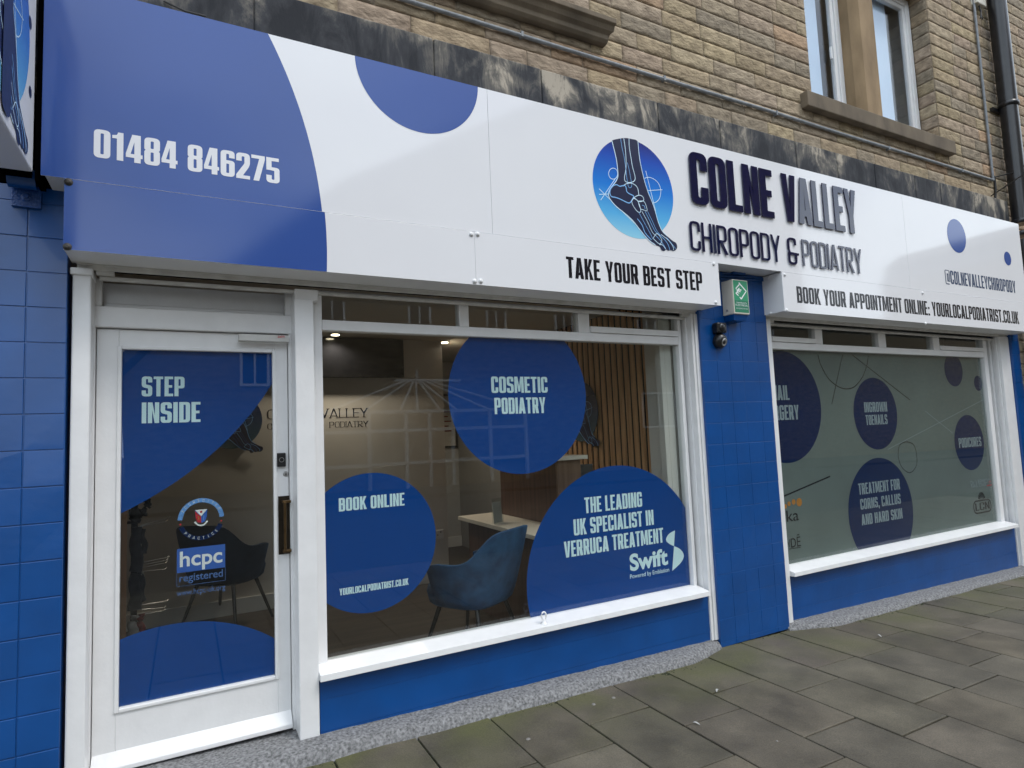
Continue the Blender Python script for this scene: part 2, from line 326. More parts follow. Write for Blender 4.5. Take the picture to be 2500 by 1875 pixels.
# ------------------------------------------------------------------ condensed sign lettering, drawn as outlines with rounded corners
def rounded(poly):
    out = []; n = len(poly)
    for i in range(n):
        p = Vector(poly[i][:2]); r = poly[i][2] if len(poly[i]) > 2 else 0
        a = Vector(poly[i-1][:2]); c = Vector(poly[(i+1) % n][:2])
        if r <= 0: out.append(p); continue
        d1 = a-p; d2 = c-p; r = min(r, d1.length*.49, d2.length*.49)
        p1 = p+d1.normalized()*r; p2 = p+d2.normalized()*r
        for k in range(6):
            t = k/5; out.append(p1*(1-t)**2+p*2*t*(1-t)+p2*t*t)
    return out
def glyph(ch, w, v, h, R):
    q = max(R-v, .03)
    O = lambda w_=None: None
    def bowl(x0, x1, y0, y1, l0=0, r0=R, r1=R, l1=0): return [(x0, y0, l0), (x1, y0, r0), (x1, y1, r1), (x0, y1, l1)]
    if ch in 'O0': return [bowl(0, w, 0, 1, R, R, R, R), bowl(v, w-v, h, 1-h, q, q, q, q)], w
    if ch == 'D': return [bowl(0, w, 0, 1), bowl(v, w-v, h, 1-h, 0, q, q, 0)], w
    if ch == 'C': return [[(w,.66),(w,1,R),(0,1,R),(0,0,R),(w,0,R),(w,.34),(w-v,.34),(w-v,h,q),(v,h,q),(v,1-h,q),(w-v,1-h,q),(w-v,.66)]], w
    if ch == 'G': return [[(w,.68),(w,1,R),(0,1,R),(0,0,R),(w,0,R),(w,.55),(w*.5,.55),(w*.5,.55-h),(w-v,.55-h),(w-v,h,q),(v,h,q),(v,1-h,q),(w-v,1-h,q),(w-v,.68)]], w
    if ch == 'S':
        m = .5; s2 = .035
        return [[(w,.70),(w,1,R),(0,1,R),(0,m-h/2+s2,R),(w-v,m-h/2-s2,q),(w-v,h,q),(v,h,q),(v,.30),(0,.30),(0,0,R),(w,0,R),(w,m+h/2-s2,R),(v,m+h/2+s2,q),(v,1-h,q),(w-v,1-h,q),(w-v,.70)]], w
    if ch == 'P': return [[(0,0),(v,0),(v,.40),(w,.40,R),(w,1,R),(0,1)], bowl(v, w-v, .40+h, 1-h, 0, q, q, 0)], w
    if ch == 'R':
        a = max(.30*w, v+.012)
        return [[(0,0),(v,0),(v,.40),(a,.395),(w-v*.98,0),(w+.03,.001),(a+v*1.22,.41),(w,.47,R*.8),(w,1,R),(0,1.001)], bowl(v, w-v, .41+h, 1-h, 0, q, q, 0)], w+.02
    if ch == 'B': return [[(0,0),(w,0,R),(w,.50,.09),(w-.04,.53,.02),(w-.01,.57,.09),(w-.01,1,R),(0,1)], bowl(v, w-v, h, .53-h/2, 0, q, q*.7, 0), bowl(v, w-v-.01, .53+h/2, 1-h, 0, q*.7, q, 0)], w
    e = w*.84
    if ch == 'E': return [[(0,0),(e,0),(e,h),(v,h),(v,.5-h/2),(e-.04,.5-h/2),(e-.04,.5+h/2),(v,.5+h/2),(v,1-h),(e,1-h),(e,1),(0,1)]], e
    if ch == 'F': return [[(0,0),(v,0),(v,.46-h/2),(e-.04,.46-h/2),(e-.04,.46+h/2),(v,.46+h/2),(v,1-h),(e,1-h),(e,1),(0,1)]], e
    if ch == 'L': return [[(0,0),(e,0),(e,h),(v,h),(v,1),(0,1)]], e
    if ch == 'T': x = w*.92; return [[(x/2-v/2,0),(x/2+v/2,0),(x/2+v/2,1-h),(x,1-h),(x,1),(0,1),(0,1-h),(x/2-v/2,1-h)]], x
    if ch == 'H': return [[(0,0),(v,0),(v,.5-h/2),(w-v,.5-h/2),(w-v,0),(w,0),(w,1),(w-v,1),(w-v,.5+h/2),(v,.5+h/2),(v,1),(0,1)]], w
    if ch in 'I|': return [[(0,0),(v,0),(v,1),(0,1)]], v
    if ch == 'K': p = (v*1.25+.07, .57); return [[(0,0),(v,0),(v,.31),(v+.05,.42),(w-v*.95,0),(w+.04,0),p,(w+.02,1),(w-v*1.02,1),(v,.60),(v,1),(0,1)]], w+.02
    if ch == 'N': return [[(0,0),(v*.95,0),(v*.95,.62),(w-v,0),(w,0),(w,1),(w-v*.95,1),(w-v*.95,.38),(v,1),(0,1)]], w
    if ch == 'M': W = w*1.38; return [[(0,0),(v*.95,0),(v*.95,.66),(W/2-.06,.08),(W/2+.06,.08),(W-v*.95,.66),(W-v*.95,0),(W,0),(W,1),(W-v*1.2,1),(W/2,.40),(v*1.2,1),(0,1)]], W
    if ch == 'A': W = w*1.12; a = v*.62; return [[(0,0),(v,0),(v+.035,.17),(W-v-.035,.17),(W-v,0),(W,0),(W/2+a,1),(W/2-a,1)], [(v+.055,.17+h),(W-v-.055,.17+h),(W/2,.82)]], W
    if ch == 'V': W = w*1.08; a = v*.62; return [[(W/2-a,0),(W/2+a,0),(W,1),(W-v,1),(W/2,.24),(v,1),(0,1)]], W
    if ch == 'W': W = w*1.55; a = v*.55; return [[(W*.27-a,0),(W*.27+a,0),(W*.5,.62),(W*.73-a,0),(W*.73+a,0),(W,1),(W-v*.95,1),(W*.73,.30),(W*.5+.06,1),(W*.5-.06,1),(W*.27,.30),(v*.95,1),(0,1)]], W
    if ch == 'Y': W = w*1.08; return [[(W/2-v/2,0),(W/2+v/2,0),(W/2+v/2,.40),(W,1),(W-v,1),(W/2,.58),(v,1),(0,1),(W/2-v/2,.40)]], W
    if ch == 'U': return [[(0,1),(0,0,R),(w,0,R),(w,1),(w-v,1),(w-v,h,q),(v,h,q),(v,1)]], w
    if ch == '1': return [[(.12,0),(.12+v,0),(.12+v,1),(.15,1),(.12,.90,.03),(0,.88),(0,.77),(.12,.77)]], .12+v+.02
    if ch == '2': return [[(0,.68),(0,1,R),(w,1,R),(w,.54,.12),(v+.04,h,0),(w,h),(w,0),(0,0),(0,.14,.03),(w-v,.60,.05),(w-v,1-h,q),(v,1-h,q),(v,.68)]], w
    if ch == '4': k = w-.03; return [[(k-v,0),(k,0),(k,.17),(k+.05,.17),(k+.05,.17+h),(k,.17+h),(k,1),(k-v-.06,1),(0,.17+h),(0,.17),(k-v,.17)], [(k-v,.17+h),(k-v,.74),(v*.62+.02,.17+h)]], w+.02
    if ch == '5': return [[(w-.02,1),(w-.02,1-h),(v,1-h),(v,.62),(w,.62,R),(w,0,R),(0,0,R),(0,.30),(v,.30),(v,h,q),(w-v,h,q),(w-v,.62-h,q),(v,.62-h,.04),(v,.50),(0,.50),(0,1)]], w
    if ch == '6': return [[(0,0,R),(w,0,R),(w,.62,R),(v,.62),(v,1-h,q),(w-v,1-h,q),(w-v,.72),(w,.72),(w,1,R),(0,1,R)], bowl(v, w-v, h, .62-h, q, q, q, 0)], w
    if ch == '7': return [[(.06,0),(.06+v*1.05,0),(w,1-h*1.1),(w,1),(0,1),(0,1-h),(w-v-.01,1-h)]], w
    if ch == '8': return [[(0,0,R),(w,0,R),(w,.49,.09),(w-.035,.53,.02),(w,.57,.09),(w,1,R),(0,1,R),(0,.57,.09),(.035,.53,.02),(0,.49,.09)], bowl(v, w-v, h, .53-h/2, q, q, q, q), bowl(v, w-v, .53+h/2, 1-h, q, q, q, q)], w
    if ch == '&': return [[(0,0,R),(w,0,R),(w,.40-h/2),(w+.10,.40-h/2),(w+.10,.40+h/2),(v+.02,.42+h/2,.04),(v,.55,.04),(v,1-h,q),(w-v,1-h,q),(w-v,.74),(w,.74),(w,1,R),(0,1,R),(0,.56,.09),(.04,.49,.03),(0,.42,.09)], bowl(v, w-v, h, .40-h/2, q, q, 0, .03)], w+.08
    if ch == '@': W = w*1.45; return [[(0,-.08,R),(W*.8,-.08,R),(W*.8,.0),(v*.6,.0,q),(v*.6,.94,q),(W-v*.6,.94,q),(W-v*.6,.2),(W-v*.6-.06,.2),(W-v*.6-.06,.74),(.24,.74,.05),(.24,.14,.05),(W,.14,.04),(W,1.0,R),(0,1.0,R)], bowl(.24+.09, W-v*.6-.15, .24, .64, .03, .03, .03, .03)], W
    if ch == '.': return [bowl(0, v, 0, h*1.15, 0, 0, 0, 0)], v
    if ch == ',': return [[(0,0),(v*.3,-.14),(v*.8,-.14),(v,0),(v,h*1.15),(0,h*1.15)]], v
    if ch == ':': return [bowl(0, v, 0, h*1.15, 0, 0, 0, 0), bowl(0, v, .45, .45+h*1.15, 0, 0, 0, 0)], v
    if ch == '-': return [bowl(0, w*.6, .42, .42+h, 0, 0, 0, 0)], w*.6
    if ch == "'": return [bowl(0, v*.7, .75, 1, 0, 0, 0, 0)], v*.7
    return [], w*.55
BOLD = (.42, .168, .132, .15); MED = (.42, .125, .105, .15); THIN = (.42, .082, .078, .17); WIDE = (.62, .105, .09, .26); SERIF = (.72, .105, .05, .36)
def layout(text, st, gap=.055, space=.24):
    w, v, h, R = st; cs = []; x = 0
    for ch in text:
        if ch == ' ': x += space; continue
        g, adv = glyph(ch, w, v, h, R)
        cs += [[(p.x+x, p.y) for p in rounded(c)] for c in g]; x += adv+gap
    return cs, x-gap
def fill(contours, extrude=0):
    """filled outlines (holes by even-odd) -> verts (x, y, z) and faces"""
    cu = bpy.data.curves.new('tmp', 'CURVE'); cu.dimensions = '2D'; cu.fill_mode = 'BOTH'; cu.extrude = extrude
    for c in contours:
        s = cu.splines.new('POLY'); s.points.add(len(c)-1); s.use_cyclic_u = True
        for p, q in zip(s.points, c): p.co = (q[0], q[1], 0, 1)
    o = bpy.data.objects.new('tmp', cu); COL.objects.link(o)
    me = bpy.data.meshes.new_from_object(o.evaluated_get(bpy.context.evaluated_depsgraph_get()))
    vs = [tuple(v.co) for v in me.vertices]; fs = [tuple(p.vertices) for p in me.polygons]
    bpy.data.objects.remove(o); bpy.data.curves.remove(cu); bpy.data.meshes.remove(me)
    return vs, fs
def flat(mb, contours, fn, mi=0, t=0):
    """fn(x, y) -> (X, Z, Y) puts the artwork on its surface; t = thickness towards the street"""
    vs, fs = fill(contours, t/2 if t else 0)
    out = []
    for v in vs:
        X, Z, Y = fn(v[0], v[1]); out.append((X, Y-(v[2]+t/2 if t else 0), Z))
    mb.add(out, fs, mi)
def quad_fn(x0, x1, z0, z1, y, W, H=1, dz=0):
    return lambda a, b: (x0+(x1-x0)*a/W, z0+(z1-z0)*b/H+dz*a/W, y)
def sign_text(mb, text, x0, x1, z0, z1, y, st=BOLD, mi=0, t=0, gap=.055, space=.24):
    cs, W = layout(text, st, gap, space); flat(mb, cs, quad_fn(x0, x1, z0, z1, y, W), mi, t)
def px_text(mb, text, y, bl, br, tl, tr=None, **k):
    """survey the rectangle of a line of lettering from its corners in the photograph"""
    a = at(*bl, y); b = at(*br, y); c = at(*tl, y); x0 = (a[0]+c[0])/2
    if tr: d = at(*tr, y); x1 = (b[0]+d[0])/2; z1 = (c[1]+d[1])/2
    else: x1 = b[0]; z1 = c[1]
    sign_text(mb, text, x0, x1, (a[1]+b[1])/2, z1, y, **k)
def font_text(mb, text, x0, x1, z0, capz, y, mi=0, bold=0, ref='H', shear=0):
    """built-in sans face; z0 baseline, capz top of the reference letter"""
    def ev(s):
        cu = bpy.data.curves.new('tmp', 'FONT'); cu.body = s; cu.offset = bold; cu.shear = shear
        o = bpy.data.objects.new('tmp', cu); COL.objects.link(o)
        me = bpy.data.meshes.new_from_object(o.evaluated_get(bpy.context.evaluated_depsgraph_get()))
        vs = [tuple(v.co) for v in me.vertices]; fs = [tuple(p.vertices) for p in me.polygons]
        bpy.data.objects.remove(o); bpy.data.curves.remove(cu); bpy.data.meshes.remove(me); return vs, fs
    rv, _ = ev(ref); hh = max(v[1] for v in rv)
    vs, fs = ev(text); a = min(v[0] for v in vs); b = max(v[0] for v in vs)
    mb.add([(x0+(x1-x0)*(v[0]-a)/(b-a), y, z0+(capz-z0)*v[1]/hh) for v in vs], fs, mi)
def circ(cx, cz, r, n=72, a0=0, a1=360): return [(cx+r*math.cos(R_(a0+(a1-a0)*k/(n if a1-a0 == 360 else n-1))), cz+r*math.sin(R_(a0+(a1-a0)*k/(n if a1-a0 == 360 else n-1)))) for k in range(n)]
def clip(poly, x0, x1, z0, z1):
    def cut(P, f, g):
        o = []
        for i in range(len(P)):
            a, b = P[i-1], P[i]; fa, fb = f(a), f(b)
            if fa >= 0 or fb >= 0:
                if (fa >= 0) != (fb >= 0): t = fa/(fa-fb); o.append((a[0]+(b[0]-a[0])*t, a[1]+(b[1]-a[1])*t))
                if fb >= 0: o.append(b)
        return o
    for f in (lambda p: p[0]-x0, lambda p: x1-p[0], lambda p: p[1]-z0, lambda p: z1-p[1]): poly = cut(poly, f, None)
    return poly
def plate(mb, poly, y, mi=0):
    if len(poly) > 2: flat(mb, [poly], lambda a, b: (a, b, y), mi)
def ribbon(mb, pts, wdt, y, mi=0, closed=False, fn=None):
    """a printed line of even width"""
    P = [Vector(p) for p in pts]; n = len(P); Lf = []; Rt = []
    for i in range(n):
        a = P[i-1] if (i or closed) else P[i]; b = P[(i+1) % n] if (i < n-1 or closed) else P[i]
        d = (b-a).normalized() if (b-a).length > 1e-9 else Vector((1, 0)); nn = Vector((-d.y, d.x))*wdt/2
        Lf.append(P[i]+nn); Rt.append(P[i]-nn)
    fn = fn or (lambda a, b: (a, b, y))
    vs = []
    for q in Lf+Rt: X, Z, Y = fn(q.x, q.y); vs.append((X, Y, Z))
    fs = [(i, (i+1) % n, n+(i+1) % n, n+i) for i in range(n if closed else n-1)]
    mb.add(vs, fs, mi)
def spline(pts, k=6, closed=False):
    P = [Vector(p) for p in pts]; n = len(P); o = []
    for i in range(n if closed else n-1):
        a, b, c, d = (P[(i+j) % n] if closed else P[max(0, min(n-1, i+j))] for j in (-1, 0, 1, 2))
        for s in range(k):
            t = s/k; o.append(.5*((2*b)+(c-a)*t+(2*a-5*b+4*c-d)*t*t+(3*b-a-3*c+d)*t**3))
    if not closed: o.append(P[-1])
    return [(p.x, p.y) for p in o]

# ------------------------------------------------------------------ main planes (metres; y grows into the shop)
YF = -.25      # face of the fascia and shutter boxes
YP = -.07      # face of the tiled piers
YPOST = -.05   # face of the white posts
YG = .06       # shop window glass
YD = .10       # face of the door
YW = -.05      # stone wall above
zg = lambda x: -.0165*x              # pavement falls gently to the right
zp = lambda x: .062-.0203*x           # top of the concrete plinth

# ------------------------------------------------------------------ ground
def slab_sheet():
    mb = MB(); gap = .0045; cw = .4115
    r = random.Random(3)
    cols = {2: -.75, 3: -.53, 4: -.80, 5: -.585, 6: -.82, 7: -.65}
    for c in range(-8, 34):
        x0 = 1.44+(c-2)*cw; x1 = x0+cw
        off = cols.get(c, -r.uniform(.3, .85)); ys = [-.06]; y = off
        while y > -3.95: ys.append(y); y -= .60
        ys.append(-3.98)
        for a, b in zip(ys[:-1], ys[1:]):
            if a-b < .02: continue
            tl = r.uniform(-.0025, .0025); t = r.uniform(.78, 1.18); tn = (t*r.uniform(.98, 1.03), t, t*r.uniform(.95, 1.03))
            za, zb = zg(x0)+tl, zg(x1)+r.uniform(-.0025, .0025)
            nx, ny = 2, 3
            mb.hexa([(x0+gap, b+gap, za-.05), (x1-gap, b+gap, zb-.05), (x1-gap, a-gap, zb-.05), (x0+gap, a-gap, za-.05),
                     (x0+gap, b+gap, za), (x1-gap, b+gap, zb), (x1-gap, a-gap, zb), (x0+gap, a-gap, za)], 0, tn)
    return mb
part('pavement', slab_sheet(), 'pave', bevel=.004, kind='structure', loc=(0, 0, 0))
def sloped(name, x0, x1, y0, y1, dz, m, thick=.1, kind='structure'):
    mb = MB(); mb.hexa([(x0, y0, zg(x0)+dz-thick), (x1, y0, zg(x1)+dz-thick), (x1, y1, zg(x1)+dz-thick), (x0, y1, zg(x0)+dz-thick), (x0, y0, zg(x0)+dz), (x1, y0, zg(x1)+dz), (x1, y1, zg(x1)+dz), (x0, y1, zg(x0)+dz)])
    return part(name, mb, m, kind=kind, loc=(0, 0, 0))
sloped('pavement_bed', -3, 16, -4.0, 0, -.011, 'dirt')
sloped('kerb', -60, 90, -4.15, -4.004, 0, 'kerb')
sloped('road', -60, 90, -13, -4.154, -.11, 'asphalt')
sloped('far_pavement', -60, 90, -30, -13.004, 0, 'kerb')
sloped('side_pavement', -60, -3.004, -4.0, 9, -.004, 'kerb'); sloped('side_pavement', 16.004, 90, -4.0, 9, -.004, 'kerb')
mb = MB(); mb.box(-400, 400, -400, 400, -3.2, -3.0); part('ground', mb, 'kerb', kind='structure', loc=(0, 0, 0))

# ------------------------------------------------------------------ the shop building
B = thing('shop_building', (3.5, 0, 0), 'sandstone terrace building with blue tiled piers, white framed shopfront and an upper mullioned window', 'building')

def rock(mb, P0, U, V, Nn, w_, h_, seed, amp=.010, tint=None, nx=None, nz=6):
    """one pitch-faced stone: a bulging, rough grid on a plane"""
    nx = nx or max(4, int(w_/.022)); P0, U, V, Nn = map(Vector, (P0, U, V, Nn)); vs = []; fs = []
    for j in range(nz+3):
        for i in range(nx+3):
            a = min(max((i-1)/nx, 0), 1); b = min(max((j-1)/nz, 0), 1)
            edge = i in (0, nx+2) or j in (0, nz+2)
            if edge: d = -.014
            else:
                e = min(a, 1-a)*w_, min(b, 1-b)*h_; m = min(e)
                d = .006+amp*.35*min(1, m/.012) + (noise.noise(Vector((a*w_*14+seed*3.1, b*h_*20, seed*7.7)))*amp*.8+noise.noise(Vector((a*w_*30+seed, b*h_*80, seed)))*amp*.5)*min(1, m/.03)
            jx = 0 if edge else noise.noise(Vector((a*9, b*9, seed*2.3)))*.003
            vs.append(P0+U*(a*w_+jx)+V*(b*h_+jx)+Nn*d)
    n = nx+3
    for j in range(nz+2):
        for i in range(n-1): fs.append((j*n+i, j*n+i+1, (j+1)*n+i+1, (j+1)*n+i))
    mb.add(vs, fs, 0, True, tint)
def stone_tint(r):
    t = r.uniform(.84, 1.10); k = r.random()
    if k < .06: return (t*1.08, t*.94, t*.86)
    if k < .25: return (t*.80, t*.83, t*.86)
    return (t, t*r.uniform(.96, 1.02), t*r.uniform(.88, 1.04))
HX0, HX1, HZ0, HZ1 = 4.85, 6.90, 4.33, 5.985
def wall_stones():
    mb = MB(); r = random.Random(11); ch = .1292; z = 3.853; k = 0
    while z < 6.6:
        h_ = ch; x = -1.6+r.uniform(0, .3)
        while x < 12.5:
            w_ = r.uniform(.25, .52); x1 = min(x+w_, 12.6)
            segs = [(x, x1)]
            if z+h_ > HZ0+.02 and z < HZ1-.02:
                if x < HX0 < x1+.08: segs = [(x, HX0)]; x1 = HX0 if x1 < HX0 else x1
                if HX0 <= x < HX1: x = HX1; continue
                if x < HX0 < x1+.001 or x1 >= HX0 > x: x1 = HX1
            for a, b in segs:
                if b-a > .03: rock(mb, (a+.0035, YW, z+.003), (1, 0, 0), (0, 0, 1), (0, -1, 0), b-a-.007, ch-.006, r.random()*50, tint=stone_tint(r))
            x = x1
        z += ch; k += 1
    # right-hand reveal of the opening, quoins turning the corner
    z = 3.853
    while z < HZ1:
        if z > HZ0-.1: rock(mb, (HX1-.0, YW+.004, z+.004), (0, 1, 0), (0, 0, 1), (-1, 0, 0), .17, ch-.008, r.random()*50, amp=.006, tint=stone_tint(r))
        z += ch
    # wall beside the right pier, down to the pavement
    z = -.3
    while z < 3.84:
        x = 8.10+r.uniform(0, .2)
        if x > 8.1: rock(mb, (8.064, -.05, z+.004), (1, 0, 0), (0, 0, 1), (0, -1, 0), x-8.068, ch-.008, r.random()*50, tint=stone_tint(r))
        while x < 12.5:
            w_ = r.uniform(.2, .45); rock(mb, (x+.004, -.05, z+.004), (1, 0, 0), (0, 0, 1), (0, -1, 0), w_-.008, ch-.008, r.random()*50, tint=stone_tint(r)); x += w_
        z += ch
    return mb
part('stone_wall', wall_stones(), 'stone', B, recalc=False)
mb = MB()
mb.box(-1.6, HX0, -.0515, .2, 3.85, 8.5); mb.box(HX1+.001, 12.6, -.0515, .2, 3.85, 8.5); mb.box(HX0, HX1+.001, -.0515, .2, 3.85, HZ0-.02); mb.box(HX0, HX1+.001, -.0515, .2, HZ1+.02, 8.5)
mb.box(8.06, 12.6, -.0515, .2, -.4, 3.85)
part('mortar', mb, 'mortar', B)
mb = MB(); xs = [-1.5, -.33, .30, 1.28, 2.02, 3.0, 3.62, 4.5, 5.05, 5.6, 6.25, 6.7, 7.35, 8.07]
for a, b in zip(xs[:-1], xs[1:]): mb.box(a+.003, b-.003, -.105, .2, 3.30, 3.848)
mb.box(-1.6, 8.06, -.095, .19, 3.2, 3.835)
part('stone_lintel_band', mb, 'soot', B, bevel=.008)
mb = MB(); mb.box(-1.6, 12.6, -.05, 7, 8.5, 8.7); mb.box(-1.6, 12.6, 6.9, 7, -.3, 8.5); mb.box(-1.6, -1.5, .2, 6.9, -.3, 8.5); mb.box(12.5, 12.6, .2, 6.9, -.3, 8.5); mb.box(-1.5, 12.5, .2, 6.9, 2.56, 2.6)
part('building_shell', mb, 'oppst', B)

# moulded sill of the next window along, top centre
mb = MB()
prof = [(-.05, 4.165), (-.105, 4.165), (-.125, 4.185), (-.125, 4.215), (-.15, 4.235), (-.165, 4.265), (-.185, 4.275), (-.185, 4.31), (-.05, 4.35)]
n = len(prof); v = [(-.6, p[0], p[1]) for p in prof]
xe = 2.60
v += [(xe-(.0 if p[0] < -.14 else .03), p[0], p[1]) for p in prof]
mb.add(v, [tuple(range(n)), tuple(range(2*n-1, n-1, -1))]+[(i, (i+1) % n, (i+1) % n+n, i+n) for i in range(n)])
part('moulded_sill', mb, 'sillst', B, bevel=.004)

# moss and grit gathered where the paving meets the plinth and in the nearest joints
def moss():
    m_ = MB(); r = random.Random(21)
    def blob(x, y, z_, a):
        vs = []; k = 6
        for i in range(k): t = i*math.pi*2/k; vs.append((x+a*math.cos(t)*r.uniform(.6, 1.3), y+a*.7*math.sin(t)*r.uniform(.6, 1.3), z_))
        vs.append((x, y, z_+a*r.uniform(.25, .6))); m_.add(vs, [(i, (i+1) % k, k) for i in range(k)], 0, True, (1, 1, 1))
    for i in range(1500):
        x = r.uniform(-.4, 8.2); n1 = noise.noise(Vector((x*1.7, 3, 0)))
        if r.random() > .55+n1: continue
        wall = 3.28 < x < 4.03
        y = (-.075 if wall else -.205)+r.gauss(0, .008)-abs(r.gauss(0, .012)); blob(x, y, zg(x)-.003, r.uniform(.003, .010)*(1+max(0, n1)))
    for i in range(1300):
        c = r.randint(-3, 18); x = 1.44+(c-2)*.4115; y = -.22-abs(r.gauss(0, .5))
        blob(x+r.gauss(0, .004), y, zg(x)-.006, r.uniform(.003, .008))
    return m_
part('moss', moss(), 'moss', kind='stuff', loc=(0, 0, 0), recalc=False)
# upper window
MT['blindm'] = mat('sky_tinted_blind', (.62, .74, .86), .8)
UW = part('upper_window', MB(), 'dressed', B, loc=(5.86, .12, 4.33))
mb = MB(); mb.box(4.68, 7.035, -.13, .16, 4.19, 4.328); part('sill', mb, 'sillst', UW, bevel=.008)
mb = MB(); mx0 = at(2101, 268, -.03)[0]; mx1 = at(2160, 291, -.03)[0]
mb.prism([(5.62, 4.32), (5.99, 4.32), (5.99, 6.0), (5.62, 6.0)], .02, .16)
mb.hexa([(5.69, -.045, 4.32), (5.92, -.045, 4.32), (5.99, .02, 4.32), (5.62, .02, 4.32), (5.69, -.045, 6.0), (5.92, -.045, 6.0), (5.99, .02, 6.0), (5.62, .02, 6.0)])
part('stone_mullion', mb, 'dressed', UW)
mb = MB(); mb.box(4.70, 7.05, -.06, .16, HZ1, 6.25); part('stone_head', mb, 'dressed', UW, bevel=.006)
def frame(x0, x1, z0, z1, t, y0, y1, b=None):
    m_ = MB(); b = b or t; m_.box(x0, x0+t, y0, y1, z0, z1); m_.box(x1-t, x1, y0, y1, z0, z1); m_.box(x0+t, x1-t, y0, y1, z0, z0+b); m_.box(x0+t, x1-t, y0, y1, z1-t, z1); return m_
for (a, b) in ((4.86, 5.62), (5.99, 6.885)):
    part('window_frame', frame(a, b, 4.33, 5.98, .065, .11, .17), 'white', UW, bevel=.004)
    part('sash', frame(a+.067, b-.067, 4.397, 5.913, .045, .125, .165), 'white', UW, bevel=.003)
    mb = MB(); mb.box(a+.1, b-.1, .144, .150, 4.43, 5.88); part('pane', mb, 'upglass', UW)
    mb = MB(); mb.box(a+.085, b-(.22 if b < 6 else .30), .20, .204, 4.36, 5.95); part('blind', mb, 'blindm', UW)  # pale sheet added to brighten the pane; blue tint stands in for sky
mb = MB(); mb.box(5.44, 5.46, .105, .125, 4.95, 5.07); part('window_handle', mb, 'white2', UW, bevel=.003)
mb = MB(); mb.box(4.7, 7.0, 1.6, 1.65, 4.2, 6.2); mb.box(4.7, 7.0, .2, 1.6, 4.25, 4.3); mb.box(4.7, 4.75, .2, 1.6, 4.3, 6.2); mb.box(6.9, 6.95, .2, 1.6, 4.3, 6.2); mb.box(4.75, 6.9, .2, 1.6, 6.1, 6.15)
part('room_beyond', mb, 'wallg', UW)

# tiled piers and stall risers
def tiles(mb, x0, x1, z0, z1, jx, y, phase=2.127, pitch=.1535, depth=.004, gap=.0035, seed=1, zb=None):
    r = random.Random(seed); xs = [x0]+[j for j in sorted(jx) if x0+.01 < j < x1-.01]+[x1]
    k0 = math.floor((z0-phase)/pitch); zs = [z0]; k = k0+1
    while phase+k*pitch < z1-.01:
        if phase+k*pitch > z0+.01: zs.append(phase+k*pitch)
        k += 1
    zs.append(z1)
    for i in range(len(xs)-1):
        for j in range(len(zs)-1):
            a, b = xs[i]+gap/2, xs[i+1]-gap/2; c, d = zs[j]+gap/2, zs[j+1]-gap/2
            t = [r.uniform(-.0013, .0013) for _ in range(4)]
            mb.hexa([(a, y+t[0], c), (b, y+t[1], c), (b, y+.02, c), (a, y+.02, c), (a, y+t[2], d), (b, y+t[3], d), (b, y+.02, d), (a, y+.02, d)])
    mb.box(x0+.001, x1-.001, y+depth, y+.22, z0 if zb is None else zb, z1-.001)
xl = at(160, 1000, YP)[0]
zpt = at(20, 447, YP)[1]
mb = MB(); j0 = at(60, 900, YP)[0]; tiles(mb, -1.5, xl, -.2, zpt, [j0, j0-.42, j0-.84], YP, seed=4)
part('tiled_pier', mb, 'blue', B, bevel=.0022, label='broad blue tiled pier at the left of the door')
xa, xb = at(1765, 1500, YP)[0], at(1913, 1500, YP)[0]
jj = [at(x, 830, YP)[0] for x in (1747, 1779, 1810, 1847)]
mb = MB(); tiles(mb, 3.30, 4.02, zg(3.6)+.003, 2.80, jj, YP, seed=5, gap=.0016, depth=.0016); part('tiled_pier', mb, 'blue', B, bevel=.0018, label='blue tiled pier between the two shop windows')
mb = MB(); tiles(mb, 7.88, 8.055, zg(8)+.003, 2.62, [], YP, seed=6); part('tiled_pier', mb, 'blue', B, bevel=.0018, label='narrow blue tiled pier at the far right')
mb = MB(); mb.box(-1.5, -.47, -.08, .1, zpt+.002, zpt+.07).cut(); mb.box(3.3, 4.02, -.02, .1, 2.81, 3.2); part_each('pier_capping', mb, 'dark', B)
mb = MB(); mb.box(-1.6, -.80, -.10, .15, 2.69, 3.19); part('neighbouring_fascia', mb, 'cream', B)
def riser(x0, x1, seed):
    m_ = MB(); tiles(m_, x0, x1, zp(x1)-.03, .318, [], -.03, phase=.21, pitch=.155, seed=seed, gap=.0015, depth=.002); return m_
part('stall_riser', riser(.585, 3.28, 8), 'blue', B, bevel=.0008)
part('stall_riser', riser(4.02, 7.62, 9), 'blue', B, bevel=.0008)
